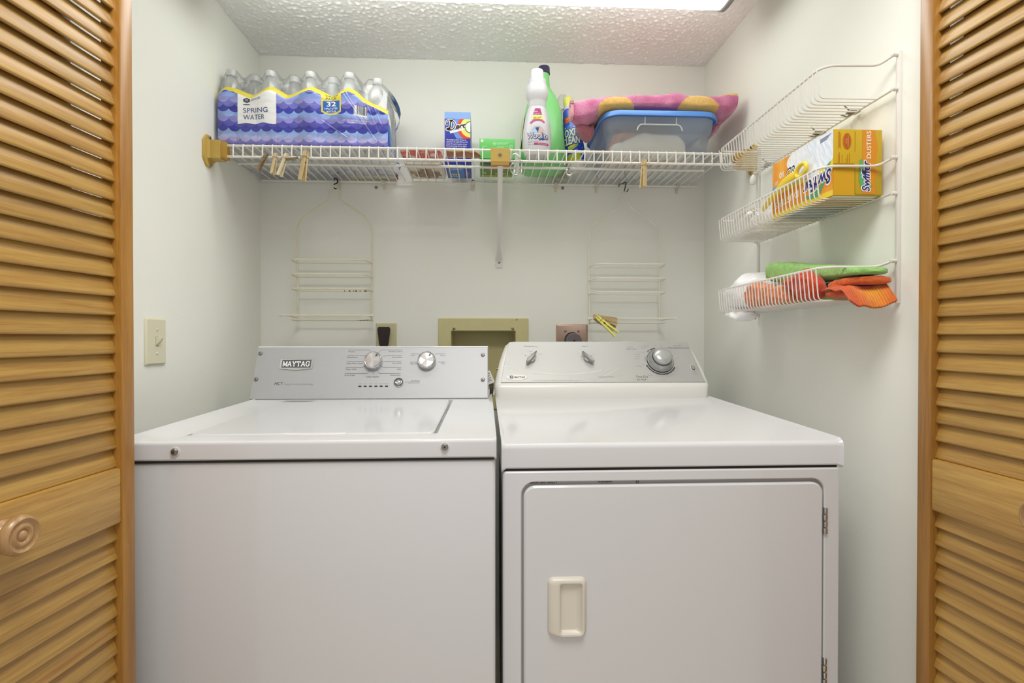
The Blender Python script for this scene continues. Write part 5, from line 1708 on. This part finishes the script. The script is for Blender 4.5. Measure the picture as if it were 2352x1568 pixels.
for s, x, z, w in (('OXI', -.0155, .127, .040), ('CLEAN', -.016, .100, .066)):
    mb.text(s, om, x, z, M_black, h=.0285, w=w + .006, bold=.07, n=.0008, shear=.2)
    mb.text(s, om, x, z, M_white_ink, h=.0255, w=w + .002, bold=.035, n=.0011, shear=.2)
    mb.text(s, om, x, z, mat('pale_green_letter', '#c9d79a', .4), h=.0225, w=w - .003, bold=-.02, n=.0014, shear=.2)
quadpatch(mb, [(-.03, .060), (.004, .076), (.008, .086), (-.03, .080)], om, mat('lime_print', '#c3cd46', .4), .0007)
mb.text('max force', om, -.010, .0755, M_navy, h=.005, n=.001, rot=.35)
mb.text('laundry stain remover', om, -.010, .064, M_navy, h=.004, n=.001, rot=.4)
flatbuild('bottle_label', mb, OX)
OX.location = (.3225, 1.864, ST + .0045); OX.rotation_euler = (0, math.radians(-8.3), 0)

t = thing('spray_bottle', 'clear spray bottle with white trigger head peeking out behind the green bottle', 'bottle', (.279, 1.973, ST))
M_mist = film_mat('misty_bottle_plastic', '#e4e6d8', .35, .15, .15)
build('bottle_body', MB().lathe([(.001, .001), (.020, .0), (.024, .004), (.024, .18), (.019, .215), (.012, .235), (.012, .262)], M_mist, 24, t.location, sy=1.0), t)
M_trig = mat('milky_white_trigger', '#d3d4ce', .35)
mb = MB()
x, y = t.location.x, t.location.y
mb.loft([[(x + a, y + b, ST + .262) for a, b in rrect(-.012, -.012, .012, .012, .004, 3)], [(x + a, y + b, ST + .285) for a, b in rrect(-.013, -.010, .012, .010, .004, 3)],
         [(x + a, y + b, ST + .305) for a, b in rrect(-.012, -.009, .016, .009, .004, 3)], [(x + a, y + b, ST + .317) for a, b in rrect(-.004, -.007, .018, .007, .004, 3)]], M_trig)
build('spray_head', mb, t)
build('nozzle', MB().cyl((x - .010, y, ST + .292), (x - .024, y, ST + .289), .0075, mat('yellow_nozzle', '#dfc93e', .4), 14), t)
build('trigger', MB().tube(smooth_path([(x - .006, y, ST + .282), (x - .018, y, ST + .272), (x - .022, y, ST + .255)], 5), .0045, mat('yellow_nozzle', '#dfc93e', .4), 8), t)

# ---------------------------------------------------------------- storage bin, lid and cloths
BN = thing('storage_bin', 'translucent storage bin with blue lid holding folded cloths at the right end of the shelf', 'bin', (.553, 1.81, ST))
M_milk = film_mat('milky_bin_plastic', '#f0f2ec', 0.62, 0.18, 0.06)
def rr3(x0, x1, y0, y1, r, z): return [(a, b, z) for a, b in rrect(x0, y0, x1, y1, r, 8)]
rings = [rr3(.402, .708, 1.685, 1.940, .035, ST + .0012), rr3(.396, .7135, 1.679, 1.946, .04, ST + .004), rr3(.386, .7225, 1.668, 1.953, .05, 1.765), rr3(.385, .7235, 1.667, 1.954, .05, 1.772),
         rr3(.380, .7285, 1.6625, 1.957, .05, 1.778), rr3(.373, .7345, 1.657, 1.960, .055, 1.818)]
mb = MB().loft(rings, M_milk, cap=False)
mb.add(rings[0], [tuple(range(len(rings[0])))], M_milk)
bn = build('bin_body', mb, BN, sharp=60)
M_rib = mat('frosted_rib', '#cfd8d4', .3)
yF = 1.6575
path = bend([(.4745, yF + .0035, 1.7765), (.4805, yF + .002, 1.7945), (.612, yF + .002, 1.7945), (.6185, yF + .0035, 1.7765)], .012, 5)
build('handle_ridge', MB().tube(path, .0022, M_rib, 7), bn)
for x in (.4985, .5985):
    build('handle_ridge', MB().tube([(x, yF + .0015, 1.7955), (x, yF - .0005, 1.8165)], .002, M_rib, 7), bn)
M_lid = mat('blue_lid_plastic', '#5a90dc', .3)
L0 = rrect(.364, 1.6455, .7435, 1.968, .062, 10); 
mb = MB()
top = [offset_poly(L0, -.005), offset_poly(L0, -.0015), L0, offset_poly(L0, .0012), offset_poly(L0, -.002), offset_poly(L0, -.0045)]
zs = [1.8335, 1.833, 1.8305, 1.8175, 1.8165, 1.825]
rings = [[(p[0], p[1], z) for p in q] for q, z in zip(top, zs)]
mb.loft(rings, M_lid, cap=False)
mb.add(rings[0], [tuple(range(len(L0)))], M_lid); mb.add(rings[-1], [tuple(range(len(L0)))], M_lid)
build('lid', mb, BN, sharp=45)
# cloths inside
M_cloth = print_mat('soft_cloth', .9, .25, 500, .2, .1)
cw = hexs('#f6f5f0'); cp2 = hexs('#e08f84')
o = lump('white_cloth', 'x', [(.400, 1.725, .024, ST + .006, 1.745), (.42, 1.725, .026, ST + .006, 1.752), (.45, 1.725, .026, ST + .006, 1.763), (.49, 1.725, .026, ST + .006, 1.784), (.515, 1.725, .026, ST + .006, 1.789), (.56, 1.725, .026, ST + .006, 1.783), (.62, 1.725, .026, ST + .006, 1.779), (.648, 1.725, .026, ST + .006, 1.758)],
         lambda q, a, u: cw * (1 + .03 * nz(q, 40)), M_cloth, None, (.52, 1.712, ST + .005), 90, 56, 4.2, .005, 38, 2, .04)
setp(o, 'folded white cloth at the front inside the translucent bin', 'cloth')
o = lump('pink_cloth', 'x', [(.408, 1.782, .024, ST + .006, 1.778), (.432, 1.782, .028, ST + .006, 1.808), (.45, 1.782, .028, ST + .006, 1.813), (.50, 1.782, .028, ST + .006, 1.812), (.58, 1.782, .028, ST + .006, 1.803), (.638, 1.782, .024, ST + .006, 1.796)],
         lambda q, a, u: cp2 * (1 + .05 * nz(q, 30)), M_cloth, None, (.52, 1.782, ST + .005), 80, 48, 4.0, .003, 40, 5, .04)
setp(o, 'dusty pink cloth behind the white one inside the translucent bin', 'cloth')

# ---------------------------------------------------------------- towel on the bin
TW = thing('towel', 'folded pink and tan terry towel with round pattern lying on the blue bin lid', 'towel', (.55, 1.80, 1.834))
M_terry = print_mat('terry_cloth', .95, .5, 900, .35, .1)
pk, tn, vt = hexs('#dc92b4'), hexs('#e2b96e'), hexs('#7f519e')
def c_tw(q, a, u):
    x, y, z = q
    w1 = .006 * nz(q, 60, 9)
    yy = (y - 1.66) * .25
    if ((x - .408) / .056) ** 2 + ((z - yy * .2 - 1.842) / .034) ** 2 < 1 + w1 * 20 and y < 1.80: return tn * (1.02 + .1 * nz(q, 400))
    if ((x - .668) / .066) ** 2 + ((z - yy * .2 - 1.838) / .048) ** 2 < 1 + w1 * 20 and y < 1.80: return tn * (1.0 + .1 * nz(q, 400))
    if x < .345 and z > 1.857 + (x - .27) * .28: return mix(tn, hexs('#f0d9a8'), .5)
    if .475 < x < .572 and z > 1.888: return tn
    if x > .730 and z > 1.886 + w1: return tn
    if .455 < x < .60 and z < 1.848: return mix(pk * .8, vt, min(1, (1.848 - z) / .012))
    return mix(pk, hexs('#c86f98'), max(0, min(1, .5 + nz(q, 30, 2)))) * (1 + .10 * nz(q, 420))
st = [(.264, 1.668, .016, 1.806, 1.861), (.282, 1.682, .030, 1.804, 1.864), (.303, 1.705, .052, 1.803, 1.871), (.330, 1.735, .082, 1.808, 1.879), (.352, 1.765, .112, 1.826, 1.884), (.372, 1.787, .136, 1.8355, 1.887),
      (.439, 1.79, .144, 1.8355, 1.892), (.521, 1.79, .144, 1.8355, 1.892), (.570, 1.79, .144, 1.8355, 1.900), (.604, 1.79, .144, 1.8355, 1.905), (.645, 1.79, .144, 1.8355, 1.898), (.690, 1.79, .143, 1.8355, 1.893), (.735, 1.79, .141, 1.8355, 1.899), (.752, 1.785, .138, 1.834, 1.904), (.775, 1.78, .134, 1.832, 1.907), (.797, 1.775, .128, 1.846, 1.906), (.806, 1.77, .12, 1.862, 1.902)]
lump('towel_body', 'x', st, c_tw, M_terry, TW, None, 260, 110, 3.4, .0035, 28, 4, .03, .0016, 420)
lump('towel_hem', 'x', [(.2605, 1.667, .018, 1.810, 1.866), (.268, 1.672, .022, 1.806, 1.867), (.276, 1.674, .026, 1.806, 1.866)],
     lambda q, a, u: (hexs('#5a3a38') if (math.sin(q[2] * 900 + (2 if u > .5 else 0)) > .3 and q[2] > 1.842) else mix(hexs('#e9b9a8'), pk, .5 + .5 * nz(q, 80))), M_terry, TW, None, 16, 60, 4, .0015, 60, 2, .3)
lump('towel_fold', 'x', [(.292, 1.715, .030, 1.793, 1.808), (.315, 1.735, .040, 1.780, 1.812), (.336, 1.755, .045, 1.774, 1.815), (.358, 1.765, .045, 1.785, 1.822)],
     lambda q, a, u: hexs('#b9707e') * (1 + .12 * nz(q, 200)), M_terry, TW, None, 40, 44, 2.6, .003, 50, 6, .2, .001, 400)
lump('towel_fold', 'x', [(.7475, 1.80, .05, 1.790, 1.835), (.762, 1.80, .06, 1.802, 1.838), (.782, 1.80, .055, 1.822, 1.842)],
     lambda q, a, u: mix(hexs('#dba0a6'), pk, .4) * (1 + .1 * nz(q, 200)), M_terry, TW, None, 40, 44, 2.6, .003, 50, 8, .25, .001, 400)

# ================================================================ WIRE BASKET RACK ON THE RIGHT WALL
RK = thing('basket_rack', 'three-tier white wire basket rack mounted on the right wall', 'rack', (.76, 1.31, 1.20))
M_rack = mat('grey_white_coated_wire', '#dedbd5', .32)
RX, WX = .690, .8205
Y0, Y1 = 1.037, 1.588
for y, z0, z1 in ((Y0, 1.197, 1.702), (Y1, 1.190, 1.700)):
    build('upright', MB().box((WX + .0030, y - .0038, z0), (XR, y + .0038, z1), M_rack, .0015, 2), RK)
tiers = ((1.684, 1.6255), (1.479, 1.4170), (1.2725, 1.2055))
for zr, zf in tiers:
    arm = .012
    e0, e1 = Vector((WX - .003, Y0, zr + .010)), Vector((WX - .003, Y1, zr + .004))
    a0, a1 = Vector((WX - .016, Y0 + .026, zr + .001)), Vector((WX - .016, Y1 - .026, zr - .005))
    c0, c1 = Vector((RX, Y0 + .030, zr)), Vector((RX, Y1 - .030, zr - .006))
    path = [e0] + arc_corner(e0, a0, c0, .014, 4) + arc_corner(a0, c0, c1, .030, 7) + arc_corner(c0, c1, a1, .030, 7) + arc_corner(c1, a1, e1, .014, 4) + [e1]
    mb = MB().tube(path, .0027, M_rack, 8)
    for y, z in ((Y0, zr + .010), (Y1, zr + .004)):
        mb.lathe([(.001, -.006), (.0042, -.005), (.0042, .005), (.001, .006)], M_rack, 10, (WX - .003, y, z), (1, 0, 0))
    build('front_rail', mb, RK)
    mb = MB().cyl((WX - .0015, Y0 - .002, zf + .0015), (WX - .0015, Y1 + .002, zf - .001), .0025, M_rack, 8)
    for y in (Y0, Y1):
        mb.lathe([(.001, -.006), (.0042, -.005), (.0042, .005), (.001, .006)], M_rack, 10, (WX - .003, y, zf), (1, 0, 0))
    build('back_rail', mb, RK)
    ya = Y0 + .048
    n = 32; st_ = (Y1 - .048 - ya + .010) / (n - 1)
    w0 = build('basket_wire', MB().tube([(RX - .0022, ya, zr)] + arc_corner((RX - .0022, ya, zr), (RX + .004, ya, zf), (WX, ya, zf + .0005), .011, 5) + [(WX - .001, ya, zf + .0005)], .00145, M_rack, 6), RK)
    for k in range(1, n):
        share(w0, (0, k * st_, -.006 * k / (n - 1)))
M_clipm = mat('galvanised_clip', '#8f8f8a', .35, metal=.9)
for y, z in ((1.155, 1.6285), (1.275, 1.628), (1.505, 1.6275)):
    mb = MB().tube([(WX - .030, y - .006, z + .012), (WX - .014, y, z + .004), (WX - .002, y + .004, z - .001), (WX - .014, y + .006, z - .008), (WX - .026, y + .010, z - .003)], .0016, M_clipm, 6)
    mb.box((WX - .016, y - .010, z - .003), (WX + .006, y + .010, z + .0015), M_clipm, .001)
    screw(mb, (WX - .012, y, z + .0015), (0, 0, 1), .0045, M_steel, M_dark)
    build('mounting_clip', mb, RK)
build('corner_cap', MB().lathe([(.001, -.016), (.007, -.014), (.0105, -.004), (.010, .006), (.0065, .015), (.001, .018)], mat('white_rubber_cap', '#eae8e4', .4), 12, (WX - .006, Y1 + .008, 1.607), (.2, 0, 1)), RK)
build('corner_cap', MB().lathe([(.001, -.006), (.0045, -.006), (.0045, .006), (.001, .006)], M_clipm, 12, (WX - .004, Y1, 1.189), (0, 0, 1)), RK)

# ---------------------------------------------------------------- duster refill box
zB = 1.4170 + .0042
t = thing('duster_box', 'yellow-orange duster carton lettered Swiffer in the middle wire basket', 'box', (.766, 1.185, zB))
qx0, qx1, qy0, qy1, qz1 = .7145, .8185, 1.070, 1.302, 1.5565
M_mustard = mat('mustard_card', '#c4a220', .42)
build('carton_body', MB().box((qx0, qy0, zB), (qx1, qy1, qz1), M_mustard, .001, 2), t)
qw, ql, qh = qx1 - qx0, qy1 - qy0, qz1 - zB
# printed long side (faces the opening)
nu, nv = 300, 170
U = np.linspace(0, ql, nu)[:, None] * np.ones((1, nv)); Vv = np.linspace(0, qh, nv)[None, :] * np.ones((nu, 1))
Cc = np.zeros((nu, nv, 3)); Cc[:] = hexs('#e6cc3a')
fur = np.zeros((nu, nv))
for i in range(nu):
    for j in range(nv):
        u, v = U[i, j], Vv[i, j]
        n1 = mnoise.noise(Vector((u * 40, v * 40, 1))); n2 = mnoise.noise(Vector((u * 180 + v * 90, v * 60, 4)))
        # u runs from the far end (0) to the near end (ql)
        band = .030 + .0 * u
        col = hexs('#e6cc3a')
        if v < .055 and v > .012 + .05 * max(0, (.10 - u)) * 0: col = mix(hexs('#e08a22'), hexs('#eaa63a'), max(0, min(1, .4 + n1)))
        if u < .075 and v > .075: col = mix(hexs('#e6952c'), hexs('#efb048'), max(0, min(1, .5 + n1)))
        c1 = ((u - .165) / .085) ** 2 + ((v - .103) / .048) ** 2
        if c1 < 1 + n1 * .7: col = mix(hexs('#cfdcf0'), hexs('#f2f4f6'), max(0, min(1, .5 + n2 * .9)))
        c2 = ((u - .10) / .04) ** 2 + ((v - .120) / .022) ** 2
        if c2 < 1 + n1 * .6: col = mix(hexs('#dfe6f1'), hexs('#f4f4f4'), max(0, min(1, .5 + n2)))
        if u < .05 and .060 < v < .078: col = hexs('#6f9ed8')
        Cc[i, j] = col
P = np.stack([np.full_like(U, qx0 - .0005), qy1 - U, zB + Vv], -1)
sp_ = sheet('side_print', P, Cc, M_print, t)
SF = lambda a, b, c=0.0: Vector((qx0 - .0006 - c, qy1 - a, zB + b))
mb = MB()
M_swnavy = mat('ink_blue_print', '#2b2a7a', .4)
M_lgreen = mat('leaf_green_print2', '#5aa873', .4)
mb.flat([(.128, .022), (.155, .010), (.185, .010), (.215, .045), (.225, .073), (.205, .066), (.19, .03), (.16, .02)], SF, M_lgreen, .0002)
def lettering(txt, fr, x, y, h, w, rot, n=0.0004):
    mb.text(txt, fr, x, y, M_white_ink, h=h * 1.08, w=w * 1.05, bold=.075, shear=.18, rot=rot, n=n)
    mb.text(txt, fr, x, y, M_swnavy, h=h, w=w, bold=.018, shear=.18, rot=rot, n=n + .0004)
lettering('Swiffer', SF, .178, .040, .030, .098, PI + .06)
mb.text('DUSTERS', SF, .062, .032, M_white_ink, h=.0165, w=.098, rot=PI + .06, n=.0005, bold=.008)
mb.text('10', SF, .040, .098, M_white_ink, h=.014, w=.018, rot=PI, n=.0005, bold=.02)
mb.text('3D', SF, .078, .092, M_black, h=.024, w=.034, rot=PI, n=.0005, bold=.05); mb.text('3D', SF, .078, .092, M_white_ink, h=.020, w=.030, rot=PI, n=.0008)
for k in range(4):
    mb.stroke([(.19, .128 - k * .0022), (.226 - k * .004, .129 - k * .0022)], .0009, SF, M_swnavy, .0005)
for k in range(3):
    mb.stroke([(.012, .088 - k * .003), (.026, .088 - k * .003)], .0012, SF, M_white_ink, .0005)
flatbuild('side_lettering', mb, t)
EF = lambda a, b, c=0.0: Vector((qx0 + a, qy0 - .0004 - c, zB + b))
mb = MB()
M_orp = mat('orange_card_print', '#d68a1f', .42)
mb.flat([(.0615, .003), (.090, .003), (.090, .02), (.086, .022), (.093, .05), (.088, .055), (.094, .10), (.0885, qh - .001), (.0615, qh - .001)], EF, M_orp, .0001)
mb.flat([(.0, .0), (.0455, .0), (.0455, .0625), (0, .0625)], EF, mat('ochre_flap_print', '#cf9e20', .42), .0001)
for a, b in (((.0455, .002), (.0455, .052)), ((.0455, .052), (.0455, .056)), ((0, .0645), (.0445, .0645)), ((.0455, .090), (.0455, .132))):
    mb.stroke([a, b], .0007, EF, mat('fold_line', '#7a5a14', .5), .0003)
mb.stroke([(.0455, .004), (.049, .0015), (.103, .0008)], .0006, EF, mat('fold_line', '#7a5a14', .5), .0003)
M_rust2 = mat('rust_red_print', '#b5561f', .45)
mb.flat(ellipse(.0285, .111, .0092, .0165, 30), EF, M_rust2, .0003)
mb.stroke(ellipse(.0285, .111, .0080, .0150, 30), .0006, EF, mat('ochre_flap_print', '#cf9e20', .42), .0005, True)
mb.text('GOOD', EF, .0265, .111, mat('sand_print', '#e2b36a', .4), h=.0032, w=.011, rot=PI / 2, n=.0005); mb.text('HOUSEKEEPING', EF, .0305, .111, mat('sand_print', '#e2b36a', .4), h=.0026, w=.022, rot=PI / 2, n=.0005)
for x, z0, z1 in ((.010, .096, .130), (.0125, .098, .130), (.015, .096, .127), (.010, .066, .084), (.0125, .066, .088), (.018, .066, .082), (.0265, .066, .075), (.0295, .066, .083), (.0335, .066, .086)):
    mb.stroke([(x, z0), (x, z1)], .0009, EF, M_rust2, .0003)
mb.text('DUSTERS', EF, .0745, .1040, M_white_ink, h=.0098, w=.056, rot=PI / 2, n=.0006, bold=.006)
mb.flat([(.0545, .030), (.0585, .018), (.072, .012), (.084, .020), (.072, .027), (.069, .05), (.060, .075), (.055, .072)], EF, M_lgreen, .0004)
lettering('Swiffer', EF, .0680, .0400, .0165, .064, PI / 2, .0006)
flatbuild('end_print', mb, t)
mb = MB(); BFm = lambda a, b, c=0.0: Vector((qx0 + a, qy0 + b, zB - c))
mb.flat([(.004, .006), (qw - .004, .006), (qw - .004, .02), (.004, .02)], BFm, M_white_ink, .0003)
mb.flat([(.004, .10), (qw - .004, .10), (qw - .004, .20), (.004, .20)], BFm, mat('deep_teal_print', '#3f6f8c', .4), .0003)
for k in range(5):
    mb.stroke([(.01, .03 + k * .012), (qw - .012, .03 + k * .012)], .004, BFm, M_dark if k % 2 else M_orp, .0004)
flatbuild('base_print', mb, t)

# duster handle
t = thing('yellow_duster', 'yellow plastic duster handle with a finger loop leaning in the middle basket', 'duster', (.703, 1.23, zB))
M_yh = mat('yellow_handle_plastic', '#e5c93a', .32)
pts = [(.7030, 1.325, 1.4530), (.7020, 1.300, 1.4625), (.7010, 1.262, 1.4770), (.7010, 1.225, 1.4900), (.7015, 1.198, 1.4960), (.7030, 1.180, 1.4990)]
Q = smooth_path(pts, 6)
rad = [float(np.interp(i / (len(Q) - 1), [0, .2, .55, .8, 1], [.0068, .0088, .0120, .0105, .0062])) for i in range(len(Q))]
mb = MB(); rings = []
for i, q in enumerate(Q):
    d = (Q[min(i + 1, len(Q) - 1)] - Q[max(i - 1, 0)]).normalized()
    up_ = Vector((1, 0, 0)); side = d.cross(up_).normalized()
    rings.append([q + side * math.cos(2 * PI * k / 14) * rad[i] + up_ * math.sin(2 * PI * k / 14) * rad[i] * .42 for k in range(14)])
build('handle_grip', mb.loft(rings, M_yh), t)
ring = []
for k in range(32):
    a = 2 * PI * k / 32
    ring.append(Vector((.7035, 1.1640 + .0185 * math.cos(a) - .004 * math.sin(a), 1.5005 + .0135 * math.sin(a))))
build('finger_loop', MB().tube(ring, .0046, M_yh, 10, True), t)

# thin clear plastic sleeve at the far end of the middle basket
M_clearbag = film_mat('clear_bag_film', '#f0f0ee', .62, .12, .2)
o = lump('clear_bag', 'y', [(1.385, .757, .045, zB + .001, zB + .045), (1.45, .757, .05, zB + .001, zB + .066), (1.52, .757, .045, zB + .001, zB + .050)], lambda q, a, u: cw, M_clearbag, None, (.757, 1.45, zB), 40, 40, 2.4, .008, 50, 3, .15)
setp(o, 'crumpled clear plastic bag at the far end of the middle wire basket', 'bag')

# ---------------------------------------------------------------- cloths in the bottom basket
zB3 = 1.2055 + .0038
M_ribcloth = print_mat('microfibre_cloth', .95, .6, 700, .3, .08)
M_bagw = print_mat('white_bag_film', .3)
wb = hexs('#f1f1f2')
t = thing('white_plastic_bag', 'white plastic bag bunched at the far end of the bottom wire basket', 'bag', (.757, 1.48, zB3))
lump('bag_body', 'y', [(1.385, .786, .020, zB3 + .001, 1.268), (1.428, .784, .026, zB3 + .001, 1.300), (1.450, .764, .046, zB3 + .001, 1.304), (1.48, .757, .055, zB3 + .001, 1.307), (1.53, .757, .054, zB3 + .001, 1.290), (1.572, .757, .048, zB3 + .001, 1.262)],
     lambda q, a, u: wb * (1 + .03 * nz(q, 50)), M_bagw, t, None, 70, 52, 2.8, .010, 34, 7, .12)
lump('bag_tail', 'y', [(1.44, .728, .026, 1.182, 1.2025), (1.47, .726, .032, 1.172, 1.2030), (1.51, .728, .034, 1.180, 1.2030), (1.55, .735, .030, 1.190, 1.2025)],
     lambda q, a, u: wb * (1 + .03 * nz(q, 50)), M_bagw, t, None, 50, 40, 2.4, .005, 50, 9, .2)
def c_wool(base, f=1.0):
    b = hexs(base)
    return lambda q, a, u: b * (1 + .10 * f * math.sin(q[1] * 1500 + q[2] * 350) * .5 + .10 * nz(q, 120))
o = lump('peach_cloth', 'y', [(1.214, .722, .022, zB3 + .001, 1.228), (1.25, .722, .024, zB3 + .001, 1.250), (1.30, .723, .026, zB3 + .001, 1.254), (1.35, .722, .026, zB3 + .001, 1.262), (1.40, .722, .025, zB3 + .001, 1.274), (1.432, .722, .020, zB3 + .001, 1.262)],
         c_wool('#e08a60'), M_ribcloth, None, (.722, 1.32, zB3), 120, 56, 2.6, .009, 60, 11, .08, .0012, 300)
setp(o, 'crumpled peach microfibre cloth along the front wires of the bottom basket', 'cloth')
o = lump('green_cloth', 'y', [(1.022, .768, .032, 1.2535, 1.2655), (1.06, .770, .034, 1.2545, 1.273), (1.12, .772, .036, 1.2545, 1.284), (1.20, .772, .037, 1.256, 1.296), (1.30, .772, .037, 1.262, 1.314), (1.36, .772, .037, 1.272, 1.324), (1.385, .772, .036, 1.278, 1.322)],
         c_wool('#93c46c'), M_ribcloth, None, (.77, 1.2, 1.256), 130, 48, 4.0, .0025, 40, 13, .03, .0010, 320)
setp(o, 'rolled lime-green microfibre cloth on top of the pile in the bottom basket', 'cloth')
o = lump('green_under_cloth', 'y', [(1.125, .782, .026, zB3 + .001, 1.248), (1.20, .782, .028, zB3 + .001, 1.250), (1.30, .782, .028, zB3 + .001, 1.256), (1.375, .782, .026, zB3 + .001, 1.262)],
         c_wool('#7fae56'), M_ribcloth, None, (.782, 1.25, zB3), 80, 44, 2.8, .004, 40, 15, .08, .001, 320)
setp(o, 'mid-green folded cloth beneath the rolled lime-green one in the bottom basket', 'cloth')
o = lump('red_orange_cloth', 'y', [(1.115, .718, .020, zB3 + .001, 1.250), (1.15, .720, .023, zB3 + .001, 1.270), (1.178, .721, .024, zB3 + .001, 1.283), (1.20, .721, .022, zB3 + .022, 1.268), (1.238, .722, .020, zB3 + .044, 1.266), (1.250, .722, .014, zB3 + .048, 1.262)],
         c_wool('#c4472a', 1.4), M_ribcloth, None, (.72, 1.17, zB3), 90, 50, 2.6, .006, 70, 17, .10, .0014, 300)
setp(o, 'deep red-orange bunched cloth pressed against the near front wires of the bottom basket', 'cloth')
# orange cloth folded over, its corner hanging out of the open near end
t = thing('orange_cloth', 'bright orange folded cloth with a corner hanging out of the bottom basket', 'cloth', (.762, 1.08, zB3))
lump('cloth_fold', 'y', [(1.026, .778, .030, 1.236, 1.2510), (1.06, .776, .036, 1.234, 1.2530), (1.10, .770, .038, 1.230, 1.2510), (1.116, .764, .034, 1.228, 1.244)], c_wool('#d9662a', 1.2), M_ribcloth, t, None, 70, 44, 3.6, .0025, 60, 21, .06, .001, 320)
nu, nv = 90, 130
P = np.zeros((nu, nv, 3)); C = np.zeros((nu, nv, 3))
for i in range(nu):
    for j in range(nv):
        u = i / (nu - 1); v = j / (nv - 1)          # u: from far to near/hanging, v: front to wall
        y = 1.112 - .100 * u
        x = .716 + (.812 - .716) * v - .004 * u
        zt_ = 1.238 + .004 * math.sin(v * 7) - .006 * (1 - v)
        drop = max(0, u - .62) / .38
        z = zt_ - drop ** 1.5 * (.040 if v > .2 else .020 + .1 * v) - (1 - v) * .010 * u
        z += .005 * nz((x, y, 0), 40, 5) + .0005 * math.sin(v * 110)
        P[i, j] = (x, y, z)
        m_ = max(0, min(1, 1.2 - math.hypot((u - .72) / .42, (v - .62) / .42)))
        C[i, j] = mix(hexs('#cf5a2a'), hexs('#e59a2e'), m_) * (1 + .08 * math.sin(v * 110) + .06 * nz((x, y, 0), 150))
s_ = sheet('cloth_drape', P, C, M_ribcloth, t)
sol = s_.modifiers.new('thickness', 'SOLIDIFY'); sol.thickness = .004; sol.offset = -1
lump('cloth_fold', 'y', [(1.04, .765, .034, zB3 + .001, 1.2330), (1.08, .762, .042, zB3 + .001, 1.2310), (1.112, .760, .040, zB3 + .001, 1.228)], c_wool('#c9562a', 1.2), M_ribcloth, t, None, 50, 40, 3, .002, 50, 25, .15, .001, 320)
